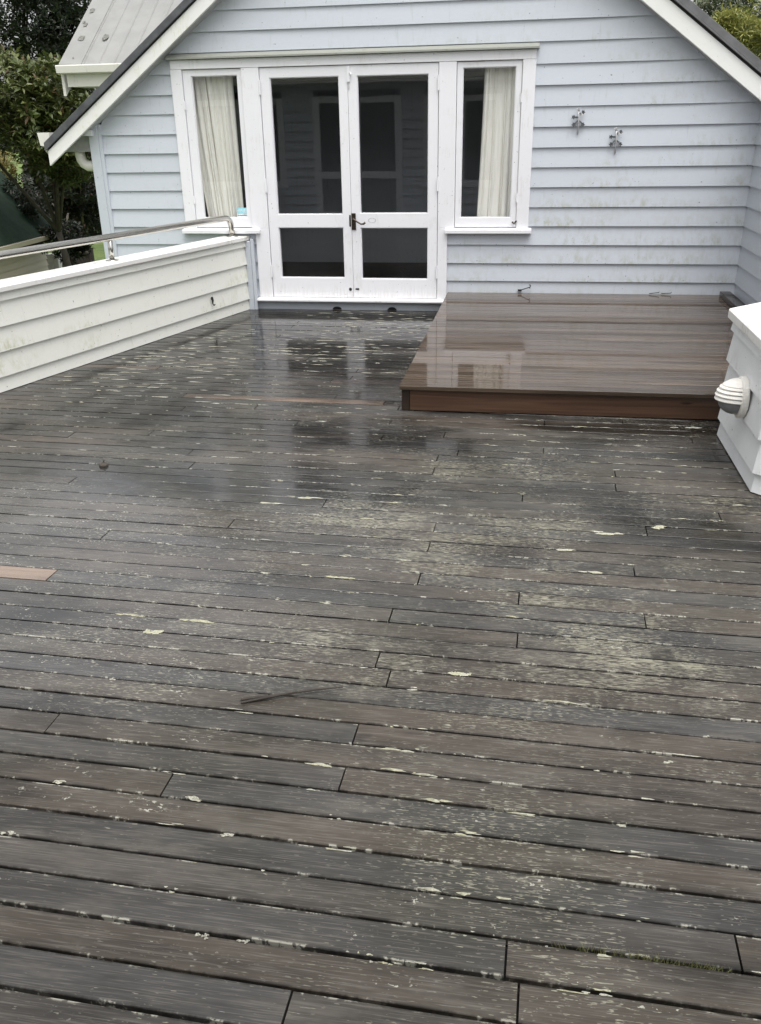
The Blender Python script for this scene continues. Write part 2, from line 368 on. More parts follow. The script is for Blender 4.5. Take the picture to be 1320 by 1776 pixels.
for k in range(-17, 74):
    w = W0 + PITCH * (k + .5); y_mid = w
    shx = .0227 * w; left = par_x(y_mid + .075) - shx - .06; right = 2.95
    if y_mid > 5.25: right = -.45
    js = [j - shx for j in KNOWN.get(k, [])]
    if not js:
        if k > 20:
            js = [JO + JS * rnd.choice([-5, -4, -3, -2, -1, 1, 2, 3])]
        elif k < 0: js = [JO + JS * rnd.choice([-4, -2, 0, 2])]
        else:
            js = [JO + JS * 4 if rnd.random() < .5 else JO - JS * (3 + (k > 8) * 2)]
    js = sorted(j for j in js if left + .3 < j < right - .2)
    if js and right - js[-1] > 3.2: js.append(js[-1] + JS * 5)
    ends = [left] + js + [right]
    gap = rnd.uniform(.0055, .0085); GAPS.append((k, gap))
    for i in range(len(ends) - 1):
        a, b = ends[i] + .0025, ends[i + 1] - .0025
        mat = NEW.get((k, i), 'deck')
        o = bpy.data.objects.new('deck_board', get_board(b - a, round(PITCH - round(gap, 3), 4), mat)); COL.objects.link(o)
        P = UX * ((a + b) / 2) + VX * w; o.location = (P.x, P.y, rnd.uniform(-.0012, .0012))
        o.rotation_euler = (rnd.gauss(0, .004), 0, ANG + rnd.uniform(-.0004, .0004)); o.parent = deck

# ------------------------------------------------------------------ clapboard walls
def clap(mb, A, n, t, z0, z1, za, zb, s0, s1, s0t=None, s1t=None, out0=.024, out1=.006, lap=.02):
    """bevel board on the wall line A + t*s, facing n; row z0..z1, cut to za..zb, from s0 to s1 (s0t, s1t at its top)"""
    A, n, t = Vector(A), Vector(n), Vector(t)
    s0t = s0 if s0t is None else s0t; s1t = s1 if s1t is None else s1t
    f_ = lambda z: out0 + (out1 - out0) * (z - z0) / (z1 - z0)
    zt = zb + (lap if zb >= z1 - 1e-6 else 0); ot = f_(zb) - .003 if zb >= z1 - 1e-6 else f_(zb)
    def P(s, o, z): q = A + t * s + n * o; return (q.x, q.y, z)
    a = [P(s0, 0, za), P(s0, f_(za), za), P(s0t, ot, zt), P(s0t, 0, zt)]
    b = [P(s1, 0, za), P(s1, f_(za), za), P(s1t, ot, zt), P(s1t, 0, zt)]
    return mb.loft(a, b)

YW = 8.285; ROW = .1612; Z00 = .118
bl = lambda x: 1.315 + (x + 4.443) * .737          # underside of left barge
br = lambda x: 2.398 - (x - .865) * .735           # underside of right barge
APX = (2.398 + .865 * .735 - 1.315 - 4.443 * .737) / (.737 + .735); APZ = bl(APX)
house = thing('gable_house', (-1.1, 8.28, -2.4), 'pale blue weatherboard gable end with white french doors between two side windows', 'house')
def slope_x(z, side):
    return -4.443 + (z - 1.345) / .737 if side < 0 else .865 + (2.428 - z) / .735
k = -15
while True:
    z0 = Z00 + ROW * k; z1 = z0 + ROW
    if z0 > APZ - .1: break
    k += 1
    if z1 < -.03:
        segs = [(-3.99, 1.80)]; parts = [(z0, z1, -3.99, 1.82)]
    else:
        cuts = sorted({z0, z1} | {c for c in (.086, .72, 2.175) if z0 + .004 < c < z1 - .004})
        full = []
        for za, zb in zip(cuts[:-1], cuts[1:]):
            zm = (za + zb) / 2
            if zm < .086 or zm > 2.175: full.append((za, zb, None))
            elif zm < .72: full.append((za, zb, (-2.535, -.755)))
            else: full.append((za, zb, (-3.21, -.035)))
        # left, right pieces run the whole row beside the widest opening; the rest is filled
        ops = [o for _, _, o in full if o]
        parts = []
        if not ops: parts = [(z0, z1, -3.99, 1.82)]
        else:
            wo_ = (min(o[0] for o in ops), max(o[1] for o in ops))
            parts += [(z0, z1, -3.99, wo_[0]), (z0, z1, wo_[1], 1.82)]
            for za, zb, o in full:
                if o is None: parts.append((za, zb, wo_[0], wo_[1]))
                elif o != wo_: parts += [(za, zb, wo_[0], o[0]), (za, zb, o[1], wo_[1])]
    for za, zb, xa, xb in parts:
        xat, xbt = xa, xb
        if xa == -3.99: xa = max(xa, slope_x(za, -1)); xat = max(xat, slope_x(zb, -1))
        if xb == 1.82: xb = min(xb, slope_x(za, 1)); xbt = min(xbt, slope_x(zb, 1))
        if xb - xa < .02: continue
        if xbt - xat < .02: xat = xbt = (xat + xbt) / 2 ; xbt += .01
        if za > 2 and APZ - za < ROW: continue
        zj = rnd.uniform(-.003, .003) if za == z0 and z0 > .2 else 0
        mb = MB(); clap(mb, (0, YW, 0), (0, -1, 0), (1, 0, 0), z0, z1, za + zj, zb, xa, xb, xat, xbt, out0=.024 + rnd.uniform(-.003, .002))
        mb.build('weatherboard', M['wall'], house)
# structural wall behind the cladding, with the openings
def gable_poly(mb, x0, x1, z0, z1, y0, y1):
    def top(x): return min(z1, bl(x) + .04, br(x) + .04)
    xs = sorted({x0, x1} | {x for x in (APX, slope_x(z1 - .0, -1) , slope_x(z1, 1)) if x0 < x < x1})
    for a, b in zip(xs[:-1], xs[1:]):
        mb.loft([(a, y0, z0), (a, y1, z0), (a, y1, top(a)), (a, y0, top(a))], [(b, y0, z0), (b, y1, z0), (b, y1, top(b)), (b, y0, top(b))])
mb = MB()
gable_poly(mb, -3.99, -3.19, -2.4, 4.2, YW + .002, YW + .11); gable_poly(mb, -3.19, -.06, 2.12, 4.2, YW + .002, YW + .11)
gable_poly(mb, -.06, 1.80, -2.4, 4.2, YW + .002, YW + .11)
mb.box(-3.19, -2.50, YW + .002, YW + .11, -2.4, .72); mb.box(-.78, -.06, YW + .002, YW + .11, -2.4, .72); mb.box(-2.50, -.78, YW + .002, YW + .11, -2.4, .09)
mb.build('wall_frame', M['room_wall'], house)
# side walls and back of the house, with a dim room inside
mb = MB(); mb.box(-4.05, -3.97, YW + .02, 16, -2.4, 1.52)
mb.build('side_wall', M['wall'], house)
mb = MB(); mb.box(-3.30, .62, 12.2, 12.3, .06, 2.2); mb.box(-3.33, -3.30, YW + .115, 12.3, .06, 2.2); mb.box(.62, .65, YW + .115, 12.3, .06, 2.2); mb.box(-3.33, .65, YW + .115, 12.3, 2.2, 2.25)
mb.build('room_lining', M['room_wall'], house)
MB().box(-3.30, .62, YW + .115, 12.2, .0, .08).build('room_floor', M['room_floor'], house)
MB().loft([(-4.083, 8.242, -2.4), (-4.083, 8.40, -2.4), (-4.083, 8.40, bl(-4.083) + .015), (-4.083, 8.242, bl(-4.083) + .015)], [(-3.992, 8.242, -2.4), (-3.992, 8.40, -2.4), (-3.992, 8.40, bl(-3.992) + .015), (-3.992, 8.242, bl(-3.992) + .015)]).build('corner_board', M['wall'], house, bevel=.004)
MB().box(-3.992, -3.960, 8.250, 8.284, -2.4, 1.66).build('corner_stop', M['wall'], house, bevel=.003)

# trim round doors and windows
T = M['trim']
fr = MB(); yf = 8.243
fr.box(-3.222, -.024, yf, 8.33, 2.088, 2.162)
fr.box(-3.227, -3.123, yf + .001, 8.328, .742, 2.087); fr.box(-.132, -.022, yf + .001, 8.328, .742, 2.087)
fr.box(-2.577, -2.416, yf + .002, 8.326, .747, 2.0865); fr.box(-.833, -.683, yf + .002, 8.326, .747, 2.0865)
fr.box(-2.545, -2.416, yf + .002, 8.326, .114, .7465); fr.box(-.833, -.745, yf + .002, 8.326, .114, .7465)
fr.box(-3.12, -2.58, 8.331, 8.345, .72, .752); fr.box(-.68, -.135, 8.331, 8.345, .72, .752)
fr.build('opening_frame', T, house, bevel=.003)
mb = MB(); prof = [(8.206, 2.165), (8.206, 2.178), (8.245, 2.205), (8.285, 2.212), (8.285, 2.165)]
mb.loft([(-3.245, y, z) for y, z in prof], [(-.002, y, z) for y, z in prof]); mb.build('head_flashing', M['flash_dirty'], house)
for x0, x1 in ((-3.256, -2.497), (-.765, .006)):
    mb = MB(); prof = [(8.205, .703), (8.205, .738), (8.28, .750), (8.33, .750), (8.33, .703)]
    mb.loft([(x0, y, z) for y, z in prof], [(x1, y, z) for y, z in prof]); mb.build('window_sill', T, house, bevel=.004)
mb = MB(); prof = [(8.190, .084), (8.190, .106), (8.25, .113), (8.40, .113), (8.40, .084)]
mb.loft([(-2.565, y, z) for y, z in prof], [(-.735, y, z) for y, z in prof]); mb.build('door_sill', T, house, bevel=.004)
def framed(name, x0, x1, z0, z1, panes, yfr, label=None):
    """a sash or a leaf: rails and stiles round its panes (panes share x range)"""
    mb = MB(); px0, px1 = panes[0][0], panes[0][1]; yb = yfr + .042
    mb.box(x0, px0, yfr, yb, z0, z1); mb.box(px1, x1, yfr, yb, z0, z1)
    zs = sorted(panes, key=lambda q: q[2]); lo = z0
    for (_, _, a, b) in zs:
        mb.box(px0, px1, yfr + .0015, yb, lo, a); lo = b
    mb.box(px0, px1, yfr + .0015, yb, lo, z1)
    for (_, _, a, b) in zs:   # putty bead
        e = .007
        for q in ((px0, px0 + e, a, b), (px1 - e, px1, a, b), (px0 + e, px1 - e, a, a + e), (px0 + e, px1 - e, b - e, b)):
            mb.box(q[0], q[1], yfr + .010, yb - .002, q[2], q[3])
    o = mb.build(name, T, house)
    if label: o['label'] = label
    for (_, _, a, b) in zs:
        e = .004
        q = MB().add([(px0 + e, yfr + .026, a + e), (px1 - e, yfr + .026, a + e), (px1 - e, yfr + .026, b - e), (px0 + e, yfr + .026, b - e)], [(0, 1, 2, 3)])
        q.build('glass_pane', M['glass'], o, recalc=False)
    return o
wl = framed('casement_window', -3.119, -2.581, .756, 2.082, [(-3.046, -2.618, .838, 2.035)], 8.262)
wr = framed('casement_window', -.679, -.136, .756, 2.082, [(-.633, -.183, .834, 2.041)], 8.262)
dl = framed('french_door', -2.411, -1.6285, .117, 2.083, [(-2.326, -1.705, .867, 2.005), (-2.326, -1.700, .296, .755)], 8.258)
dr = framed('french_door', -1.6255, -.838, .117, 2.083, [(-1.546, -.921, .873, 2.003), (-1.546, -.921, .289, .752)], 8.258)
def hinge(par, x, z, y=8.24, h=.115):
    MB().tube([(x, y, z - h / 2), (x, y, z + h / 2)], .0085, 8).build('hinge', T, par, smooth=False)
for z in (1.93, 1.12, .36): hinge(dl, -2.414, z); hinge(dr, -.836, z)
for z in (1.80, 1.0): hinge(wl, -3.121, z, 8.247, .07); hinge(wr, -.134, z, 8.247, .07)
# door furniture
h = MB().box(-1.627, -1.587, 8.248, 8.258, .733, .878).build('handle_plate', M['bronze'], dr, bevel=.002)
MB().tube([(-1.607, 8.25, .832), (-1.607, 8.205, .832), (-1.595, 8.198, .830), (-1.560, 8.197, .806), (-1.530, 8.197, .789), (-1.505, 8.197, .790), (-1.490, 8.199, .803)], [.010, .008, .008, .007, .007, .009, .010], 8).build('handle', M['bronze'], dr, smooth=True)
MB().box(-1.648, -1.634, 8.254, 8.2583, .762, .862).build('strike_plate', M['bronze'], dl)
mb = MB(); mb.lathe([(0, .004), (.013, .004), (.015, 0)], (-1.657, 8.258, .195), (0, -1, 0), 14); mb.build('keyhole_cover', M['black'], dl)
MB().box(-1.607, -1.572, 8.253, 8.2585, .190, .206).build('latch_slot', M['black'], dr, bevel=.002)
mb = MB().box(-1.630, -1.606, 8.244, 8.2575, 1.955, 2.075); mb.tube([(-1.603, 8.24, 2.03), (-1.590, 8.235, 2.01)], .008, 8); mb.build('flush_bolt', T, dr, bevel=.0)
MB().box(-1.622, -1.613, 8.25, 8.2575, 1.90, 1.954).build('bolt_rod', M['grey_metal'], dr)
mb = MB()
for i in range(24):   # ghost outline of a removed oval sticker
    a0, a1 = 2 * math.pi * i / 24, 2 * math.pi * (i + .62) / 24
    P = lambda a, rr: (-1.436 + rr * 1.35 * math.cos(a), 8.2578, .815 + rr * .8 * math.sin(a))
    mb.add([P(a0, .022), P(a1, .022), P(a1, .027), P(a0, .027)], [(0, 1, 2, 3)])
mb.build('sticker_ghost', M['soffit'], dr, recalc=False)
mb = MB().tube([(-.165, 8.255, .80), (-.150, 8.235, .785), (-.128, 8.232, .812)], .007, 6); mb.build('window_stay', M['bronze'], wr)
# worn half-round drain notches at the foot of the wall
for x in (-1.794, -1.262):
    n = 10; pts = [(x + .044 * math.cos(math.pi * i / n), .004 + .026 * math.sin(math.pi * i / n)) for i in range(n + 1)]
    MB().loft([(a, 8.2595, b) for a, b in pts], [(a, 8.275, b) for a, b in pts]).build('drain_hole', M['black'], house)
# barge boards, flashings, soffits, roof
YB = 8.12
def raked(name, mat, x0, x1, lf, z_lo, z_hi, y0, y1, plumb=True):
    mb = MB(); mb.loft([(x0, y0, lf(x0) + z_lo), (x0, y1, lf(x0) + z_lo), (x0, y1, lf(x0) + z_hi), (x0, y0, lf(x0) + z_hi)],
                       [(x1, y0, lf(x1) + z_lo), (x1, y1, lf(x1) + z_lo), (x1, y1, lf(x1) + z_hi), (x1, y0, lf(x1) + z_hi)])
    return mb.build(name, mat, house, bevel=.002)
raked('barge_board', M['barge'], -4.443, APX, bl, 0, .127, YB, YB + .03)
raked('barge_shadow_strip', M['seam'], -4.443, APX, bl, .129, .147, YB + .010, YB + .04)
raked('barge_flashing', M['tin'], -4.462, APX, bl, .147, .212, YB - .018, YB + .05)
raked('barge_flashing_lip', M['tin'], -4.460, APX, bl, .140, .1465, YB - .022, YB - .004)
raked('barge_board', M['barge'], APX, 2.45, br, 0, .150, YB, YB + .03)
raked('barge_shadow_strip', M['seam'], APX, 2.45, br, .152, .174, YB + .010, YB + .04)
raked('barge_flashing_lip', M['tin_lite'], APX, 2.45, br, .170, .186, YB - .024, YB - .004)
raked('barge_flashing', M['tin_lite'], APX, 2.45, br, .187, .255, YB - .018, YB + .05)
raked('soffit', M['soffit'], -4.10, APX, bl, .004, .03, YB + .031, 8.30)
raked('soffit', M['soffit'], APX, 1.795, br, .004, .03, YB + .031, 8.30)
raked('roof', M['roof'], -4.46, APX, bl, .16, .205, YB + .052, 16.0)
raked('roof', M['roof'], APX, 2.45, br, .19, .25, YB + .052, 16.0)
# eave gutter, boxed eave and downpipe at the left corner
mb = MB(); prof = [(-4.555, 1.60), (-4.54, 1.49), (-4.44, 1.47), (-4.435, 1.60)]
mb.loft([(x, 8.18, z) for x, z in prof], [(x, 15.8, z) for x, z in prof]); mb.build('gutter', M['gutter'], house)
MB().box(-4.43, -4.09, 8.29, 15.9, 1.43, 1.60).build('boxed_eave', M['soffit'], house)
MB().box(-4.16, -4.03, 8.20, 8.285, 1.565, 1.612).build('eave_block', T, house)
mb = MB().tube([(-4.25, 8.36, 1.47), (-4.25, 8.36, 1.40), (-4.24, 8.355, 1.36), (-4.215, 8.35, 1.325), (-4.175, 8.345, 1.305), (-4.12, 8.345, 1.30), (-4.075, 8.345, 1.30)], .047, 14)
mb.build('downpipe', M['gutter'], house, smooth=True)

# curtains behind the side windows
def curtain(name, label, top, bot, folds, seed):
    rr = random.Random(seed); n = folds * 12; vs_, fs = [], []
    wd_ = [rr.uniform(.35, 1.6) for _ in range(folds)]; cw = [0]; [cw.append(cw[-1] + q / sum(wd_)) for q in wd_]; rows = 14; dp = [rr.uniform(.45, 1.15) for _ in range(folds + 1)]
    for j in range(rows + 1):
        u = j / rows; x0 = top[0] + (bot[0] - top[0]) * u ** 1.3; x1 = top[1] + (bot[1] - top[1]) * u ** 1.3; z = top[2] + (bot[2] - top[2]) * u
        for i in range(n + 1):
            s = i / n; fi = min(folds - 1, max(j_ for j_ in range(folds) if cw[j_] <= s + 1e-9)); w = 2 * math.pi * (fi + (s - cw[fi]) / (cw[fi + 1] - cw[fi]))
            am = .046 * dp[fi] * (.7 + .3 * math.cos(u * 3 + fi))
            vs_.append((x0 + (x1 - x0) * (s + .012 * math.sin(w * .5 + u * 2)), 8.400 - am * abs(math.sin(w * .5)) ** .45 + .010 * math.sin(w * .37 + 2.5 * u + seed), z))
    for j in range(rows):
        for i in range(n): fs.append((j * (n + 1) + i, j * (n + 1) + i + 1, (j + 1) * (n + 1) + i + 1, (j + 1) * (n + 1) + i))
    o = MB().add(vs_, fs).build(name, M['curtain'], None, smooth=True, recalc=False)
    sm = o.modifiers.new('s', 'SOLIDIFY'); sm.thickness = .002
    return tag(o, label, 'curtain', 'cream curtains in the side windows')
curtain('curtain', 'gathered cream curtain hanging skewed inside the left side window', (-3.16, -2.705, 2.12), (-3.03, -2.68, .70), 13, 3)
curtain('curtain', 'cream curtain with broad folds inside the right side window', (-.455, -.12, 2.12), (-.50, -.12, .70), 8, 9)

# window sticker
st = thing('window_sticker', (-2.66, 8.27, .86), 'small cyan and white sticker in the lower corner of the left window', 'sticker')
cy = plain('sticker_cyan', (.30, .66, .74), .4); wh = plain('sticker_white', (.75, .77, .78), .4); dk = plain('sticker_ink', (.06, .08, .12), .5)
MB().box(-2.724, -2.621, 8.2845, 8.2868, .838, .872).build('lower_band', wh, st)
MB().box(-2.724, -2.621, 8.2845, 8.2868, .8725, .928).build('upper_band', cy, st)
def text(name, body, size, loc, mat, par, depth=.0006):
    cu = bpy.data.curves.new(name, 'FONT'); cu.body = body; cu.size = size; cu.extrude = depth; cu.align_x = 'CENTER'
    o = bpy.data.objects.new(name, cu); COL.objects.link(o); dg = bpy.context.evaluated_depsgraph_get()
    me = bpy.data.meshes.new_from_object(o.evaluated_get(dg)); bpy.data.objects.remove(o)
    me.materials.clear(); me.materials.append(mat); q = bpy.data.objects.new(name, me); COL.objects.link(q)
    q.parent = par; q.location = Vector(loc) - WO[par.name]; q.rotation_euler = (math.pi / 2, 0, 0); return q
text('lettering', 'HINES', .043, (-2.673, 8.2838, .886), wh, st)
mb = MB(); x = -2.718
while x < -2.63:
    w_ = rnd.uniform(.004, .009); mb.box(x, x + w_, 8.2835, 8.2844, .853, .853 + rnd.uniform(.009, .014)); x += w_ + .004
tag(mb.build('small_print', dk, st))

# ------------------------------------------------------------------ right wing wall
wing = thing('wing_wall', (1.85, 7.0, -2.4), 'grey blue weatherboard side wall meeting the gable wall at the right corner', 'wall')
for k in range(-15, 10):
    z0 = Z00 + ROW * k
    mb = MB(); clap(mb, (1.824, 8.283, 0), (-1, 0, 0), (0, -1, 0), z0, z0 + ROW, z0, z0 + ROW, 0.0, 2.77)
    mb.build('weatherboard', M['wing'], wing)
MB().box(1.824, 2.4, 5.52, 8.28, -2.4, 1.70).build('wall_core', M['wing'], wing)
MB().box(1.77, 2.42, 5.50, 8.09, 1.752, 1.775).build('top_flashing', M['tin_lite'], wing)

# ------------------------------------------------------------------ left parapet with cap, rail
t = Vector((.25602, .96667, 0)); nr = Vector((.96667, -.25602, 0)); A0 = Vector((-3.448, 5.168, 0))
S1 = (8.262 - 5.168) / t.y; S0 = -5.6
par = thing('parapet_wall', A0 + t * S1 * .5 - nr * .1, 'low white weatherboard parapet with a mossy cap along the left of the deck', 'wall')
rows = [(-.06, .102), (.102, .263), (.263, .424), (.424, .585), (.585, .642)]
for i, (za, zb) in enumerate(rows):
    mb = MB(); z0 = za if i else -.0592
    clap(mb, A0 - nr * .024, nr, t, z0, z0 + .1612, max(za, .003 if i == 0 else za), zb, S0, S1 - (.045 if i < 4 else .030), lap=.015)
    mb.build('weatherboard', M['parapet'], par)
def slab(name, mat, s0, s1, o0, o1, z0, z1, parent, bev=.008, slope=0.0):
    P = lambda s, o, z: tuple(A0 + t * s + nr * o + Vector((0, 0, z)))
    mb = MB(); mb.loft([P(s0, o0, z0), P(s0, o1, z0), P(s0, o1, z1), P(s0, o0, z1 + slope)], [P(s1, o0, z0), P(s1, o1, z0), P(s1, o1, z1), P(s1, o0, z1 + slope)])
    return mb.build(name, mat, parent, bevel=bev)
slab('wall_core', M['parapet'], S0, S1 - .02, -.185, -.0245, -2.4, .635, par, 0)
sj = S1 - .30
slab('base_gap_shade', M['under'], S0, S1 - .02, -.0235, -.017, -.025, .010, par, 0)  # near-black strip painting the shade in the gap under the lowest board
slab('cap', M['cap'], S0, sj - .0015, -.215, .018, .638, .680, par, .007)
slab('cap', M['cap'], sj + .0015, S1 + .005, -.215, .018, .638, .681, par, .007)
P = A0 + t * (S1 - .035)
mb = MB(); mb.box(-2.650, -2.600, 8.212, 8.262, -.02, .636); mb.build('corner_batten', M['wall'], par, bevel=.004)
MB().box(-2.599, -2.568, 8.222, 8.264, -.02, .655).build('stop_batten', M['wall'], par, bevel=.003)
hr = thing('handrail', A0 + t * 1.4 - nr * .1, 'brushed steel tube handrail bent down onto the left parapet cap', 'handrail')
OFF = -.100; R_ = .0265
def RP(s, z): return A0 + t * s + nr * OFF + Vector((0, 0, z))
se = (8.178 - 5.168 + OFF * .256) / t.y; zr = .853; rad = .095
pts = [RP(S0 + .2, zr), RP(0, zr), RP(se - rad, zr)] + [RP(se - rad + rad * math.sin(a), zr - rad + rad * math.cos(a)) for a in [math.pi / 2 * i / 8 for i in range(1, 9)]] + [RP(se, .679)]
MB().tube(pts, R_, 16).build('rail', M['steel'], hr, smooth=True)
mb = MB(); mb.lathe([(.052, 0), (.052, .004), (.03, .008), (.025, .012)], RP(se, .680), (0, 0, 1), 20); mb.build('base_flange', M['steel'], hr, smooth=True)
sp = (6.544 - 5.168 + OFF * .256) / t.y
for s in (sp, sp - 1.72, sp - 3.44, sp - 5.16):
    MB().tube([RP(s, .68), RP(s, zr - .01)], .019, 14).build('post', M['steel'], hr, smooth=True)
    mb = MB(); mb.lathe([(.050, 0), (.050, .004), (.028, .007), (.020, .012)], RP(s, .680), (0, 0, 1), 20); mb.build('base_flange', M['steel'], hr, smooth=True)

# ------------------------------------------------------------------ octagonal bay parapet on the right
bay = thing('bay_parapet', (2.07, 4.378, 0), 'grey weatherboard bay with angled corners and white cap beside the platform', 'wall')
CC = Vector((2.075, 4.378, 0)); AP = 1.015; HS = AP * math.tan(math.pi / 8)
for e in range(8):
    a = math.pi + e * math.pi / 4; n_ = Vector((math.cos(a), math.sin(a), 0)); t_ = Vector((-n_.y, n_.x, 0))
    for i, (za, zb) in enumerate(rows):
        z0 = za if i else -.0592; f_ = lambda z: .024 - .018 * (z - z0) / .1612
        mb = MB(); zb2 = zb + (.015 if i < 4 else 0); za2 = max(za, .008)
        def ring(o, z):
            ap = AP - .024 + o; hs = ap * math.tan(math.pi / 8); b = CC + n_ * ap
            return [tuple(b - t_ * hs + Vector((0, 0, z))), tuple(b + t_ * hs + Vector((0, 0, z)))]
        i0, i1 = ring(f_(za2), za2); o0, o1 = ring(f_(zb) - .003, zb2); b0, b1 = ring(-.03, za2); c0, c1 = ring(-.03, zb2)
        mb.loft([b0, i0, o0, c0], [b1, i1, o1, c1]); mb.build('weatherboard', M['bay'], bay)
def octo(ap, z): 
    r_ = ap / math.cos(math.pi / 8); return [(CC.x + r_ * math.cos(math.pi / 8 + i * math.pi / 4), CC.y + r_ * math.sin(math.pi / 8 + i * math.pi / 4), z) for i in range(8)]
MB().loft(octo(AP - .05, .02), octo(AP - .05, .64)).build('wall_core', M['bay'], bay)
MB().loft(octo(AP - .012, -.02), octo(AP - .012, .019)).build('base_gap_shade', M['under'], bay)  # dark band added as the gap's shade round the foot of the bay
MB().loft(octo(AP + .022, .642), octo(AP + .022, .692)).build('cap', M['cap'], bay, bevel=.006)

# bulkhead light on the bay
LC = Vector((1.062, 4.305, .36))
lamp = thing('bulkhead_light', LC, 'round white hooded bulkhead light with a grey lens on the bay wall', 'light')
wp = plain('lamp_white', (.78, .755, .70), .4, 0, .06, 30); lg = plain('lamp_lens', (.22, .22, .225), .3, 0, .1, 30)
mb = MB(); mb.lathe([(0, 0), (.104, 0), (.108, .006), (.108, .030), (.098, .036), (.080, .036)], LC, (-1, 0, 0), 36); mb.build('base_ring', wp, lamp, smooth=False)
mb = MB(); mb.lathe([(.088, .034), (.087, .06), (.080, .085), (.066, .107), (.045, .122), (.02, .130), (0.0001, .132)], LC, (-1, 0, 0), 30); mb.build('lens', lg, lamp, smooth=True)
lamp.scale = (.94, .94, .94)
# hood: stacked louvre shells over the upper half of the dome
def hood_shell(zlo, zhi, rr):
    mb = MB(); vs_, fs = [], []; nn = 18
    def pt(z, a, r0):
        h_ = math.sqrt(max(r0 * r0 - z * z, 0)); return LC + Vector((-.030 - h_ * 1.18 * math.sin(a), -h_ * math.cos(a), z))
    for z, r0 in ((zlo, rr + .006), (zlo + .004, rr + .007), (zhi, rr + .001), (zhi, rr - .01), (zlo, rr - .004)):
        for i in range(nn + 1): vs_.append(pt(z, math.pi * i / nn, r0))
    m_ = nn + 1
    for j in range(5):
        for i in range(nn): fs.append((j * m_ + i, j * m_ + i + 1, ((j + 1) % 5) * m_ + i + 1, ((j + 1) % 5) * m_ + i))
    return mb.add(vs_, fs)
zz = [-.012, .010, .031, .051, .069]
for i in range(4): hood_shell(zz[i], zz[i + 1] - .004, .094).build('louvre', wp, lamp)
mb = MB(); vs_, fs = [], []; nn = 18
for j in range(6):
    z = .066 + (.0985 - .066) * (j / 5); h_ = math.sqrt(max(.099 ** 2 - z * z, 0))
    for i in range(nn + 1): a = math.pi * i / nn; vs_.append(LC + Vector((-.030 - h_ * 1.18 * math.sin(a), -h_ * math.cos(a), z)))
for j in range(5):
    for i in range(nn): fs.append((j * (nn + 1) + i, j * (nn + 1) + i + 1, (j + 1) * (nn + 1) + i + 1, (j + 1) * (nn + 1) + i))
mb.add(vs_, fs).build('hood_top', wp, lamp, smooth=True)

# ------------------------------------------------------------------ raised platform
pf = thing('raised_platform', (.5, 6.6, 0), 'low platform of wet reddish brown boards in the right corner of the deck', 'platform')
pz = lambda y: .160 + (y - 5.06) * .0056
PB = 34; py0, py1 = 5.052, 8.258; pw = (py1 - py0) / PB
for i in range(PB):
    a = py0 + pw * i + .0022; b = py0 + pw * (i + 1) - .0022; zj = rnd.uniform(-.0006, .0006); tl = rnd.uniform(-.0006, .0006)
    pr = [(a, pz(a) - .022), (a, pz(a) - .001 + zj), (a + .001, pz(a) + zj), (b - .001, pz(b) + zj + tl), (b, pz(b) - .001 + zj + tl), (b, pz(b) - .022)]
    mb = MB(); mb.loft([(-.732, y, z) for y, z in pr], [(1.795, y, z) for y, z in pr]); mb.build('platform_board', M['platform'], pf)
MB().box(-.672, 1.78, 5.075, 5.112, .004, .1365).build('fascia', M['fascia'], pf, bevel=.003)
MB().box(-.722, -.673, 5.0765, 5.122, .0035, .1365).build('corner_post', M['post'], pf, bevel=.003)
MB().box(-.718, -.685, 5.123, 8.25, .004, .139).build('side_fascia', M['post'], pf, bevel=.002)
MB().box(1.672, 1.762, 6.55, 8.19, .176, .222).build('edge_strip', M['strip'], pf, bevel=.004)

# ------------------------------------------------------------------ small things
def ornament(loc, label):
    o = thing('wall_ornament', loc, label, 'ornament', 'small metal leaf ornaments on the gable wall')
    Lv = Vector(loc); lt = M['pale_metal']; dkm = M['dark_metal']
    MB().tube([Lv + Vector((.000, -.004, -.105)), Lv + Vector((.003, -.012, -.02)), Lv + Vector((.0, -.014, .03)), Lv + Vector((-.003, -.010, .085))], [.007, .0055, .0045, .006], 8).build('stem', lt, o, smooth=True)
    def leaf(px_, pz_, ang, L, mat):
        c, s = math.cos(ang), math.sin(ang); out = [(0, -.006), (.35, -.008), (.5, -.006), (.68, -.019), (.8, -.009), (1, -.014), (.93, 0), (1.0, .013), (.8, .009), (.68, .019), (.5, .006), (.35, .008), (0, .006)]
        f1 = []; f0 = []
        for u, v in out:
            x_, z_ = u * L * c - v * s, u * L * s + v * c; y_ = -.010 - .012 * math.sin(u * 2.2)
            f1.append(Lv + Vector((px_ + x_, y_ - .003, pz_ + z_))); f0.append(Lv + Vector((px_ + x_, y_ + .002, pz_ + z_)))
        MB().loft(f1, f0).build('leaf', mat, o)
    leaf(-.003, .002, math.radians(222), .062, dkm); leaf(.004, .002, math.radians(-43), .062, dkm)
    leaf(-.003, .026, math.radians(176), .056, dkm); leaf(.003, .050, math.radians(28), .050, dkm); leaf(.006, .046, math.radians(30), .026, lt)
    leaf(-.001, .070, math.radians(112), .034, lt)
    return o
M['pale_metal'] = plain('pale_metal', (.62, .62, .62), .35, .5, .2, 90); M['dark_metal'] = plain('dark_pewter', (.10, .105, .11), .45, .5, .5, 70)
ornament((.353, 8.262, 1.612), 'pewter leaf ornament on the gable wall, the upper left of two')
ornament((.675, 8.262, 1.455), 'pewter leaf ornament on the gable wall, the lower right of two')
def small(name, mb, mat, label, cat, group=None, smooth=False):
    return tag(mb.build(name, mat, None, smooth=smooth), label, cat, group)
mb = MB().box(-.088, -.052, 8.235, 8.262, .196, .210)
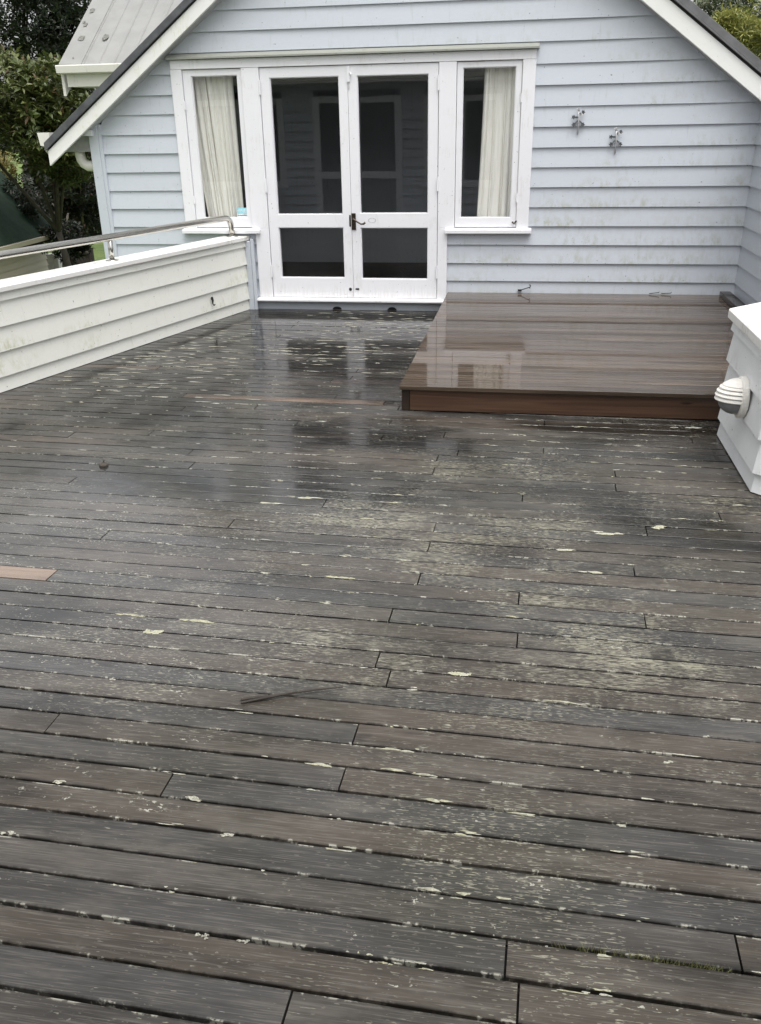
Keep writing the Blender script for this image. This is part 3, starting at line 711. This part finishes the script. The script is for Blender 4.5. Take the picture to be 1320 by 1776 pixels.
mb.tube([(-.06, 8.245, .206), (-.01, 8.235, .224), (.018, 8.232, .233), (.026, 8.232, .245), (.018, 8.232, .256), (.012, 8.232, .250)], .0045, 6)
mb.tube([(.018, 8.232, .233), (.020, 8.233, .222)], .004, 6)
small('cabin_hook', mb, M['black'], 'black iron cabin hook screwed to the gable wall just above the platform', 'hook')
mb = MB().tube([(1.08, 8.24, .187), (1.16, 8.235, .197), (1.165, 8.235, .205)], .004, 6)
small('wall_peg', mb, M['black'], 'thin black iron peg lying against the gable wall, left of a pair', 'peg')
mb = MB().tube([(1.185, 8.242, .188), (1.265, 8.236, .193), (1.27, 8.236, .203)], .004, 6)
small('wall_peg', mb, M['black'], 'thin black iron peg lying against the gable wall, right of a pair', 'peg')
H0 = Vector((-2.804, 7.598, .19)) + nr * .004
mb = MB(); mb.lathe([(0, .006), (.012, .006), (.014, 0)], H0 + Vector((0, 0, .02)), nr, 10)
mb.tube([H0 + nr * .006 + Vector((0, 0, .036)), H0 + nr * .012 + Vector((0, 0, .008)), H0 + nr * .010 + Vector((0, 0, -.025)), H0 + nr * .020 + Vector((0, 0, -.040)), H0 + nr * .032 + Vector((0, 0, -.030))], [.009, .010, .006, .005, .006], 8)
small('wall_hook', mb, M['black'], 'small black iron hook fixed to the face of the left parapet', 'hook')
a, b = Vector((-.79, 2.07, .007)), Vector((-.497, 2.175, .012)); mid = lambda u, o, h_: a + (b - a) * u + Vector((-.3, .95, 0)) * o + Vector((0, 0, h_))
mb = MB().tube([mid(0, .006, 0), mid(.12, .004, .001), mid(.4, -.002, .003), mid(.7, .004, .002), mid(1, .0, 0)], [.0045, .005, .0045, .0038, .002], 7)
mb.tube([mid(.0, -.010, 0), mid(.15, -.007, .001), mid(.35, -.004, .004), mid(.55, .000, .006)], [.003, .004, .004, .0025], 6)
small('twig', mb, M['bark_dark'], 'dark forked dry twig lying on the wet deck boards', 'twig')
mb = MB(); mb.lathe([(0.024, 0), (.024, .008), (.014, .016), (.004, .019), (0.001, .019)], (-2.126, 3.948, .001), (0, 0, 1), 9); mb.tube([(-2.126, 3.948, .018), (-2.118, 3.944, .034)], .003, 5)
small('seed_pod', mb, M['bark_dark'], 'tiny dark seed pod on the deck near the left side', 'seed pod')

# lichen crusts along the board edges, moss blades in a gap
lm = None
g = G('lichen_crust'); q = g.n('ShaderNodeAttribute'); q.attribute_name = 'tint'
c = g.mix(q.outputs['Fac'], (.42, .41, .35), (.40, .39, .25)); c = g.mix(g.ramp(g.noise(g.pos(), 160, 3, .6), .45, .7, 0, .45), c, (.16, .16, .10)); M['lichen'] = g.bsdf(c, .75, normal=g.bump(g.noise(g.pos(), 220, 2, .6), .6, .004))
lv, lf_, ltint = [], [], []
def crust(s, w_, L, Wd, hgt, tint):
    n_ = 9; base = len(lv); Cn = UX * s + VX * w_
    ph = rnd.uniform(0, 6)
    for kk in range(n_):
        a_ = 2 * math.pi * kk / n_; rr_ = 1 + .28 * math.sin(3 * a_ + ph) + rnd.uniform(-.25, .25)
        Pt = Cn + UX * (L / 2 * rr_ * math.cos(a_)) + VX * (Wd / 2 * rr_ * math.sin(a_)); lv.append((Pt.x, Pt.y, .0012))
    Pt = Cn + UX * rnd.uniform(-.2, .2) * L; lv.append((Pt.x, Pt.y, .0014 + hgt)); 
    for kk in range(n_): lf_.append((base + kk, base + (kk + 1) % n_, base + n_)); ltint.append(tint)
def gapw(k): return W0 + PITCH * k
def dens(s, w_):
    v = .45 + .55 * math.sin(s * 2.1 + 1.0 + .8 * math.sin(w_ * 1.3)) * math.sin(w_ * 1.7 + s * .9)
    if w_ < 1.9: v *= .55
    if s < -1.3 and w_ < 4.6: v *= .30
    if s > .55 and w_ < 3.4: v *= .3
    return v
for k in range(0, 74):
    near = k < 40
    for _ in range(60 if near else 75):
        w_ = gapw(k); lo = max(par_x(w_), -.75 * w_ - .25); hi = 1.05 if w_ < 5 else -.74
        hi = min(hi, .42 * w_ + .15)
        s = rnd.uniform(lo, hi)
        if rnd.random() > max(0, dens(s, w_)) * (.34 if near else .36): continue
        if near:
            L = rnd.choice([rnd.uniform(.006, .02), rnd.uniform(.006, .02), rnd.uniform(.015, .05), rnd.uniform(.03, .07)]); Wd = rnd.uniform(.0025, .006)
            for q_ in range(rnd.choice([1, 1, 2, 3])): crust(s + rnd.uniform(-.03, .03), w_ + rnd.choice([-.0055, .0055]) + rnd.uniform(-.003, .003), L * rnd.uniform(.5, 1.1), Wd, rnd.uniform(.0006, .0018), rnd.random() ** 2)
        else:
            L = rnd.uniform(.03, .11); crust(s, w_ + rnd.choice([-.012, .012]), L, rnd.uniform(.006, .015), .0012, rnd.random() * .25)
for (u, v, n_, L, Wd, ti) in ((515, 864, 2, .08, .016, .35), (480, 874, 2, .07, .014, .4), (265, 1099, 8, .03, .018, .6), (348, 1081, 7, .05, .011, .8), (230, 1068, 4, .05, .009, .7), (800, 1170, 8, .024, .018, .5), (590, 1003, 6, .05, .012, .8),
        (1130, 917, 6, .04, .02, .5), (1065, 926, 4, .06, .02, .3), (970, 957, 3, .05, .016, .3), (1190, 742, 4, .06, .02, .1), (1020, 993, 5, .05, .012, .5), (715, 1342, 3, .07, .009, .5), (690, 1299, 2, .06, .009, .5), (560, 1327, 3, .05, .008, .5),
        (745, 1390, 3, .05, .009, .6), (900, 1409, 3, .05, .007, .5), (730, 1545, 2, .045, .008, .4), (820, 1557, 2, .04, .008, .4), (345, 1620, 5, .012, .008, .0), (425, 1633, 4, .012, .007, .0), (390, 1448, 5, .02, .008, .1), (100, 1358, 4, .02, .008, .1), (340, 1386, 5, .022, .009, .1), (8, 1447, 4, .02, .009, .1), (1160, 1322, 2, .02, .010, .1), (980, 1220, 3, .05, .006, .6)):
    Pt = atz(u, v, 0); s, w_ = Pt.dot(UX), Pt.dot(VX); kg = round((w_ - W0) / PITCH); wg = gapw(kg)
    if abs(wg - w_) < .03: w_ = wg + (.006 if w_ > wg else -.006)
    for _ in range(n_): crust(s + rnd.gauss(0, L * .7), w_ + rnd.gauss(0, Wd * .25), L * rnd.uniform(.6, 1.1), Wd * rnd.uniform(.7, 1.1), rnd.uniform(.002, .005), min(1, max(0, ti + rnd.uniform(-.2, .2))))
lme = bpy.data.meshes.new('lichen'); lme.from_pydata(lv, [], lf_); at_ = lme.attributes.new('tint', 'FLOAT', 'FACE'); at_.data.foreach_set('value', ltint)
tag(link('lichen', lme, M['lichen']), 'pale yellow lichen crusts dotted along the deck board edges', 'lichen', kind='stuff')
mv, mf = [], []
for _ in range(230):
    u = rnd.random() ** .8; Pt = atz(955 + 320 * u, 1634 + 56 * u, 0) ; s = Pt.dot(UX); w_ = gapw(1) - .001 + rnd.uniform(-.004, .004)
    Cn = UX * s + VX * w_; n0 = len(mv); hh = rnd.uniform(.008, .02) * (.5 + .7 * math.sin(math.pi * min(1, u + .1))); a_ = rnd.uniform(0, 6.28); wd = .0009
    lean = Vector((rnd.uniform(-.008, .008), rnd.uniform(-.006, .008), 0))
    mv += [(Cn.x - wd * math.cos(a_), Cn.y - wd * math.sin(a_), -.004), (Cn.x + wd * math.cos(a_), Cn.y + wd * math.sin(a_), -.004), (Cn.x + lean.x, Cn.y + lean.y, hh)]; mf.append((n0, n0 + 1, n0 + 2))
mme = bpy.data.meshes.new('moss'); mme.from_pydata(mv, [], mf)
tag(link('moss', mme, plain('moss_green', (.16, .165, .06), .8, 0, .3, 90)), 'short green moss sprouting from a gap between deck boards', 'moss', kind='stuff')

# ------------------------------------------------------------------ rear wing of the house (pale iron roof, top left)
rw = thing('rear_wing', (-4.0, 11.0, -2.4), 'rear wing with a pale ribbed iron roof and cream gutter above the left eave', 'house')
XL, YG, ZG, SL = -5.425, 10.5, 2.300, .70
mb = MB(); xs = []; x = XL + .25; prof = []
while x < .5:
    prof += [(x, 0), (x + .012, .014), (x + .034, .014), (x + .046, 0)]; x += .19
P2 = lambda x, y, h_: (x, y, ZG + .012 + (y - YG) * SL + h_)
vs_ = [P2(x, YG - .03, h_) for x, h_ in prof] + [P2(x, YG + 3.6, h_) for x, h_ in prof]; n_ = len(prof)
mb.add(vs_, [(i, i + 1, n_ + i + 1, n_ + i) for i in range(n_ - 1)]); mb.build('roof', M['pale_roof'], rw, recalc=False)
mb = MB(); mb.loft([P2(XL, YG - .03, .01), P2(XL + .27, YG - .03, .01), P2(XL + .27, YG - .03, .022), P2(XL, YG - .03, .03)], [P2(XL, YG + 3.6, .01), P2(XL + .27, YG + 3.6, .01), P2(XL + .27, YG + 3.6, .022), P2(XL, YG + 3.6, .03)]); mb.build('verge_flashing', M['pale_roof'], rw)
mb = MB(); prof = [(YG - .10, ZG + .006), (YG - .105, ZG - .005), (YG - .095, ZG - .075), (YG - .02, ZG - .085), (YG, ZG + .0)]
mb.loft([(XL - .01, y, z) for y, z in prof], [(.4, y, z) for y, z in prof]); mb.build('gutter', M['gutter'], rw)
MB().box(XL + .06, .4, YG, YG + .03, ZG - .215, ZG - .002).build('fascia', M['gutter'], rw)
MB().box(XL + .06, .4, YG + .03, YG + .42, ZG - .213, ZG - .20).build('soffit', M['soffit'], rw)
mb = MB(); mb.loft([(XL - .005, YG - .005, ZG - .31), (XL + .028, YG - .005, ZG - .31), (XL + .028, YG - .005, ZG), (XL - .005, YG - .005, ZG)], [(XL - .005, YG + 3.6, ZG - .31 + 3.6 * SL), (XL + .028, YG + 3.6, ZG - .31 + 3.6 * SL), (XL + .028, YG + 3.6, ZG + 3.6 * SL), (XL - .005, YG + 3.6, ZG + 3.6 * SL)])
mb.build('barge_board', M['gutter'], rw)
MB().box(-5.13, .4, YG + .42, YG + .5, -2.4, ZG - .21).build('wall', M['wall'], rw)
mb = MB()
for u, v, s_ in ((141, 68, .045), (148, 45, .03), (160, 20, .035), (183, 63, .045), (127, 102, .012), (146, 40, .02)):
    q = ray(u, v); y = (ZG + .03 - YG * SL - EYE.z) ; tt = (ZG + .035 - SL * YG - EYE.z) / (q.z - SL * q.y); Pt = EYE + q * tt
    n0 = 9; ring_ = [(Pt.x + s_ * math.cos(6.283 * i / n0) * rnd.uniform(.6, 1.2), Pt.y + s_ * 1.3 * math.sin(6.283 * i / n0) * rnd.uniform(.6, 1.2)) for i in range(n0)]
    mb.add([(a_, b_, ZG + (.047 if u < 165 else .030) + (b_ - YG) * SL) for a_, b_ in ring_] + [(Pt.x, Pt.y, ZG + (.049 if u < 165 else .032) + (Pt.y - YG) * SL)], [(i, (i + 1) % n0, n0) for i in range(n0)])
mb.build('lichen_spots', M['lichen_spot'], rw, recalc=False)

# ------------------------------------------------------------------ neighbour's shed, cabinet, fence
SC = 1.5
def far(u, v, y): return at(u, v, y * SC)
E1 = far(110, 400, 14.391); E0 = EYE + (Vector((-7.657, 12.183, .1)) - EYE) * SC
ed = (E0 - E1); ed.z = 0; ed.normalize(); up_ = Vector((ed.y, -ed.x, 0)); up_ = up_ if up_.x < 0 else -up_
ZE = E1.z
sh = thing('garden_shed', Vector((E1.x - 3, E1.y - 4, -2.4)), 'neighbouring low building with dark green iron roof and beige weatherboards', 'shed')
RL, SH_ = 7.5, 1.03
n_ = int(11 / .09); mb = MB(); vs_ = []
for i in range(n_ * 4 + 1):
    s = i * .0225; h_ = .014 * math.sin(i * math.pi / 2); a_ = E1 + ed * s
    vs_ += [tuple(a_ + Vector((0, 0, h_))), tuple(a_ + up_ * RL / 1.8 + Vector((0, 0, RL / 1.8 * SH_ + h_)))]
mb.add(vs_, [(2 * i, 2 * i + 2, 2 * i + 3, 2 * i + 1) for i in range(n_ * 4)]); mb.build('roof', M['green_roof'], sh, recalc=False)
mb = MB(); P = lambda s, o, z: tuple(E1 + ed * s + up_ * o + Vector((0, 0, z)))
mb.loft([P(-.02, -.08, -.10), P(-.02, 0, -.10), P(-.02, 0, -.005), P(-.02, -.09, -.005)], [P(11, -.08, -.10), P(11, 0, -.10), P(11, 0, -.005), P(11, -.09, -.005)]); mb.build('gutter', M['beige'], sh)
mb = MB(); mb.loft([P(.01, .0, -.06), P(.05, .0, -.06), P(.05, .0, -.02), P(.01, .0, -.02)], [P(.01, 4.2, 4.2 * SH_ - .06), P(.05, 4.2, 4.2 * SH_ - .06), P(.05, 4.2, 4.2 * SH_ - .02), P(.01, 4.2, 4.2 * SH_ - .02)]); mb.build('verge', M['fence'], sh)
MB().loft([P(.3, .02, -.16), P(.3, .42, -.16), P(.3, .42, -.13), P(.3, .02, -.13)], [P(11, .02, -.16), P(11, .42, -.16), P(11, .42, -.13), P(11, .02, -.13)]).build('soffit', M['fence'], sh)
for i in range(12):
    z0 = ZE - .20 - .155 * (i + 1); mb = MB(); clap(mb, E1 + up_ * .44, -up_, ed, z0, z0 + .155, z0 + .018, z0 + .155, .30, 11, out0=.05, out1=.0); mb.build('weatherboard', M['beige'], sh)
MB().loft([P(.32, .445, -1.9), P(.32, 3, -1.9), P(.32, 3, 2.3), P(.32, .445, -.15)], [P(11, .445, -1.9), P(11, 3, -1.9), P(11, 3, 2.3), P(11, .445, -.15)]).build('wall_core', M['beige'], sh)
cb = thing('meter_cabinet', far(95, 470, 14.45), 'small pale grey cabinet standing at the end of the beige shed wall', 'cabinet')
a_, b_ = far(77, 440, 14.45), far(105, 472, 14.45); a2 = far(93, 440, 14.45)
MB().box(a_.x, a2.x - .004, a_.y, a_.y + .3, b_.z - .5, a_.z - .02).build('side_panel', M['grey_metal'], cb)
MB().box(a2.x + .004, b_.x, a_.y - .03, a_.y + .3, b_.z, a_.z).build('door_panel', M['grey_metal'], cb, bevel=.006)
fa, fb = far(104, 430, 15.4), far(154, 430, 15.4); fbz = far(130, 475, 15.4).z - .6
fn = thing('paling_fence', (fa.x, fa.y, fbz), 'short dark timber paling fence with lattice top beyond the parapet', 'fence')
x = fa.x
while x < fb.x:
    MB().box(x, x + .085, fa.y, fa.y + .02, fbz, fa.z - .16 + rnd.uniform(-.01, .01)).build('paling', M['fence'], fn); x += .092
MB().box(fa.x - .02, fb.x + .03, fa.y - .03, fa.y + .04, fa.z - .158, fa.z - .12).build('rail', M['fence'], fn)
MB().box(fb.x + .0, fb.x + .09, fa.y - .03, fa.y + .06, fbz, fa.z - .0).build('post', M['fence'], fn)
x = fa.x
while x < fb.x - .1:
    MB().add([(x, fa.y, fa.z - .118), (x + .03, fa.y, fa.z - .118), (x + .12, fa.y, fa.z), (x + .09, fa.y, fa.z), (x, fa.y + .01, fa.z - .118), (x + .03, fa.y + .01, fa.z - .118), (x + .12, fa.y + .01, fa.z), (x + .09, fa.y + .01, fa.z)], [(0, 1, 2, 3), (7, 6, 5, 4), (1, 5, 6, 2), (0, 3, 7, 4)]).build('lattice_slat', M['fence'], fn, recalc=False); x += .085

# ------------------------------------------------------------------ trees
def crown_mesh(name, pts, leaf, per, mat, parent, rr, flat=.5, tint=None, width=.36):
    vs_, fs, tn = [], [], []
    for (p, bright) in pts:
        ax = Vector((rr.gauss(0, .6), rr.gauss(0, .6), 1)).normalized(); e1 = ax.orthogonal().normalized(); e2 = ax.cross(e1); a0 = rr.uniform(0, 6.28)
        for i in range(per):
            a_ = a0 + 2.4 * i; d_ = (e1 * math.cos(a_) + e2 * math.sin(a_)) + ax * rr.uniform(-.35, .75); d_.normalize()
            s_ = d_.cross(ax); s_ = s_.normalized() if s_.length > 1e-4 else e1
            L = leaf * rr.uniform(.65, 1.2); W = L * width; nrm = s_.cross(d_) ; b0 = p + d_ * leaf * .12
            mid_ = b0 + d_ * L * .5 + nrm * L * .05; tip = b0 + d_ * L - nrm * L * .10; n0 = len(vs_)
            vs_ += [tuple(b0), tuple(mid_ + s_ * W * .5 + nrm * W * .18), tuple(tip), tuple(mid_ - s_ * W * .5 + nrm * W * .18), tuple(mid_ - nrm * .0)]
            fs += [(n0, n0 + 1, n0 + 4), (n0 + 1, n0 + 2, n0 + 4), (n0 + 2, n0 + 3, n0 + 4), (n0 + 3, n0, n0 + 4)]
            tv = min(.95, max(0, bright + rr.gauss(0, .2)))
            if rr.random() < .05: tv = 1.0
            tn += [tv] * 4
    me = bpy.data.meshes.new(name); off = WO[parent.name]
    me.from_pydata([(v[0] - off.x, v[1] - off.y, v[2] - off.z) for v in vs_], [], fs); A_ = me.attributes.new('tint', 'FLOAT', 'FACE'); A_.data.foreach_set('value', tn)
    return link(name, me, mat, parent)
def lobe_points(lobes, rr, shell=.75):
    out = []
    for (c_, rx, ry, rz, n_, br_) in lobes:
        for _ in range(n_):
            while True:
                v = Vector((rr.uniform(-1, 1), rr.uniform(-1, 1), rr.uniform(-1, 1)))
                if v.length < 1 and (v.length > shell or rr.random() < .30): break
            out.append((Vector((c_[0] + v.x * rx, c_[1] + v.y * ry, c_[2] + v.z * rz)), br_ + .15 * rr.random()))
    return out
def tree(name, label, base, lobes, leaf, per, mat, bark, seed, trunk_r=.1, group='trees beyond the house', width=.36, limbs=True):
    rr = random.Random(seed); o = thing(name, base, label, 'tree', group)
    mb = MB(); b0 = Vector(base)
    top = sum((Vector(l[0]) for l in lobes), Vector()) / len(lobes)
    fork = b0 + (top - b0) * .45
    mb.tube([b0, b0 + (fork - b0) * .5 + Vector((.05, .03, 0)), fork], [trunk_r, trunk_r * .8, trunk_r * .6], 8)
    for l in lobes:
        c_ = Vector(l[0]); m_ = fork + (c_ - fork) * .5 + Vector((rr.uniform(-.2, .2), rr.uniform(-.2, .2), .15))
        mb.tube([fork, m_, c_], [trunk_r * .45, trunk_r * .28, trunk_r * .08], 6)
        for _ in range(3):
            e_ = c_ + Vector((rr.uniform(-1, 1) * l[1], rr.uniform(-1, 1) * l[2], rr.uniform(-.6, 1) * l[3])) * .8
            mb.tube([m_, (m_ + e_) / 2 + Vector((0, 0, .1)), e_], [trunk_r * .2, trunk_r * .13, trunk_r * .04], 5)
    mb.build('trunk', bark, o, smooth=True)
    crown_mesh('crown', lobe_points(lobes, rr), leaf, per, mat, o, rr, width=width)
    return o
L_olive = leaf_mat('olive_leaf', (.030, .044, .012), (.075, .098, .026), (.15, .17, .055), (.11, .07, .03), .36)
L_dark = leaf_mat('dark_leaf', (.014, .022, .012), (.026, .036, .018), (.050, .062, .030), None, .4)
L_deep = leaf_mat('deep_leaf', (.010, .016, .009), (.020, .028, .013), (.040, .045, .022), (.05, .022, .014), .4)
L_lime = leaf_mat('lime_leaf', (.05, .075, .02), (.12, .155, .04), (.30, .30, .08), None, .45)
L_grey = leaf_mat('greygreen_leaf', (.03, .045, .025), (.075, .095, .045), (.16, .18, .09), None, .45)
def lob(u, v, y, r_, n_, br_, sq=1.0):
    c_ = at(u, v, y); return ((c_.x, c_.y, c_.z), r_, r_ * .9, r_ * .85 * sq, n_, br_)
def base_of(u, y): q = at(u, 460, y); return (q.x, q.y, -2.4)
tree('magnolia_tree', 'glossy olive leaved tree with brownish leaf backs left of the gable', base_of(118, 20.3),
     [lob(20, 165, 18.6, .95, 330, .62), lob(85, 170, 19.0, .9, 330, .58), lob(-60, 200, 18.6, 1.2, 330, .5), lob(130, 195, 19.4, .72, 240, .45), lob(75, 235, 18.6, .8, 260, .42), lob(110, 265, 19.2, .8, 240, .30)],
     .20, 7, L_olive, M['bark_dark'], 21, .11)
tree('tall_dark_tree', 'tall dark tree with bright sky gaps behind the olive leaved tree', base_of(40, 30),
     [lob(20, 40, 29, 1.5, 260, .25), lob(95, 30, 29, 1.3, 250, .2), lob(-70, 60, 29, 1.7, 230, .25), lob(140, 70, 30, 1.1, 210, .15), lob(60, 100, 30, 1.2, 170, .15), lob(150, 10, 30, 1.3, 210, .2), lob(40, -50, 29, 1.7, 220, .3)],
     .24, 7, L_dark, M['bark_dark'], 33, .2)
tree('shadowy_tree', 'deep green shadowy tree behind the shed and beside the corner downpipe', base_of(150, 24.5),
     [lob(140, 300, 24, 1.0, 360, .25), lob(165, 355, 25, .95, 360, .15), lob(95, 320, 24.5, .85, 280, .25), lob(75, 310, 24.5, .5, 130, .3), lob(190, 250, 26, 1.2, 330, .2), lob(130, 350, 24.8, .8, 240, .2), lob(160, 330, 26, .8, 200, .15)],
     .17, 7, L_deep, M['bark'], 44, .10)
# pale leaning stems in front of the green roof
ls = thing('leaning_shrub', far(112, 470, 14.0) , 'pale stemmed leaning shrub in front of the green roof corner', 'shrub')
mb = MB(); yb = 13.9
for pts_, r0 in ((((112, 440), (108, 400), (92, 378), (72, 362), (60, 352)), .05), (((112, 440), (109, 395), (97, 372), (80, 356)), .035), (((112, 440), (112, 396), (104, 378), (97, 362), (90, 352)), .03), (((112, 440), (114, 398), (118, 370)), .03)):
    mb.tube([far(u, v, yb) for u, v in pts_], [r0, r0 * .9, r0 * .75, r0 * .6, r0 * .4][:len(pts_)], 7)
mb.tube([far(112, 520, yb), far(112, 440, yb)], [.06, .055], 7)
mb.build('trunk', M['bark'], ls, smooth=True)
rr = random.Random(5)
crown_mesh('crown', lobe_points([lob(78, 415, 20.6, .33, 70, .3), lob(120, 412, 20.7, .42, 130, .2), lob(62, 352, 20.7, .4, 90, .25), lob(120, 440, 20.8, .32, 80, .1), lob(140, 425, 20.9, .22, 60, .1), lob(36, 330, 21, .4, 60, .3)], rr), .14, 7, L_deep, ls, rr)
ol = tree('ochre_shrub', 'ochre yellow shrub at the far left edge above the green roof', base_of(0, 25), [lob(2, 283, 24.6, .45, 90, .9), lob(-25, 270, 24.8, .6, 90, .8), lob(10, 300, 24.8, .35, 60, .9)], .12, 7, leaf_mat('ochre_leaf', (.05, .045, .015), (.13, .11, .035), (.24, .19, .06), None, .5), M['bark'], 71, .05, 'shrubs beyond the parapet')
hd = tree('far_hedge', 'dark hedge at the far edge of the lawn beside the house corner', (at(170, 430, 36).x, 36, -2.4), [lob(120, 385, 36, 1.1, 260, .2), lob(165, 388, 36.5, 1.0, 260, .15), lob(205, 385, 37, 1.1, 260, .15), lob(60, 385, 37, 1.3, 240, .2)], .22, 7, L_dark, M['bark_dark'], 55, .1, 'shrubs beyond the parapet')
tree('lime_tree', 'yellow green feathery tree above the right roof edge', (at(1290, 200, 18).x, 18, -2.4),
     [lob(1290, 60, 17.6, .38, 150, .9, .8), lob(1262, 42, 17.6, .25, 80, .9), lob(1318, 82, 17.8, .4, 150, .85), lob(1340, 40, 18, .6, 130, .6)], .15, 9, L_lime, M['bark'], 61, .08, 'trees behind the roof on the right', .16)
tree('grey_green_tree', 'mottled grey green tree behind the yellow green one at right', (at(1270, 200, 20.5).x, 20.5, -2.4),
     [lob(1240, 40, 20, .6, 240, .55), lob(1290, 110, 20, .8, 300, .55), lob(1250, 80, 20, .6, 240, .45), lob(1330, 20, 20.6, .9, 250, .35), lob(1290, -10, 20.6, .8, 250, .4), lob(1330, 150, 20, .7, 200, .6)], .16, 8, L_grey, M['bark_dark'], 62, .12, 'trees behind the roof on the right', .22)

# ------------------------------------------------------------------ the house across the deck (seen mirrored in the glass)
op = thing('opposite_house', (-2.0, -.5, -2.4), 'weatherboard house across the deck, mirrored dark in the door glass', 'house')
YO = -.46; opens = [(-6.25, -4.60, .62, 2.12), (-3.99, -2.40, .08, 2.12), (-1.97, -.62, .62, 2.12)]
for k in range(-2, 14):
    z0 = Z00 + ROW * k; z1 = z0 + ROW; x = -8.0; segs = []
    for a_, b_, lo, hi in opens:
        if z1 > lo + .02 and z0 < hi - .02: segs.append((x, a_)); x = b_
    segs.append((x, 3.2))
    for a_, b_ in segs:
        if z0 < -.3: continue
        mb = MB(); clap(mb, (0, YO - .02, 0), (0, 1, 0), (1, 0, 0), z0, z1, max(z0 + .016, -.02), z1, a_, b_, out0=.046, out1=.0); mb.build('weatherboard', M['wall'], op)
mb = MB()
for a_, b_, lo, hi in opens:
    for q in ((a_ - .02, a_ + .10, lo, hi), (b_ - .10, b_ + .02, lo, hi), (a_ + .1, b_ - .1, hi - .10, hi), (a_ + .1, b_ - .1, lo, lo + .09)): mb.box(q[0], q[1], YO - .06, YO + .02, q[2], q[3])
    mb.box((a_ + b_) / 2 - .06, (a_ + b_) / 2 + .06, YO - .058, YO + .012, lo + .09, hi - .1)
mb.box(-3.89, -3.26, YO - .05, YO + .008, .74, .86); mb.box(-3.13, -2.5, YO - .05, YO + .008, .74, .86)
for a_, b_ in ((-6.3, -4.55), (-2.02, -.57)): mb.box(a_, b_, YO - .05, YO + .06, .58, .618)
mb.build('window_frames', T, op)
mb = MB().box(-8, 3.2, YO - .3, YO - .12, -2.4, 2.5); mb.build('wall_core', M['under'], op)
MB().box(-8.2, 3.4, YO - .02, -.16, 2.33, 2.36).build('soffit', M['soffit'], op)
MB().box(-8.2, 3.4, -.16, -.06, 2.33, 2.45).build('gutter', M['gutter'], op)
mb = MB(); vs_ = []; n_ = int(11.6 / .038)
for i in range(n_ + 1):
    x = -8.2 + i * .038; h_ = .010 * math.sin(i * math.pi / 2); vs_ += [(x, -.08, 2.46 + h_), (x, -4.7, 4.9 + h_)]
mb.add(vs_, [(2 * i, 2 * i + 2, 2 * i + 3, 2 * i + 1) for i in range(n_)]); mb.build('roof', M['roof'], op, recalc=False)
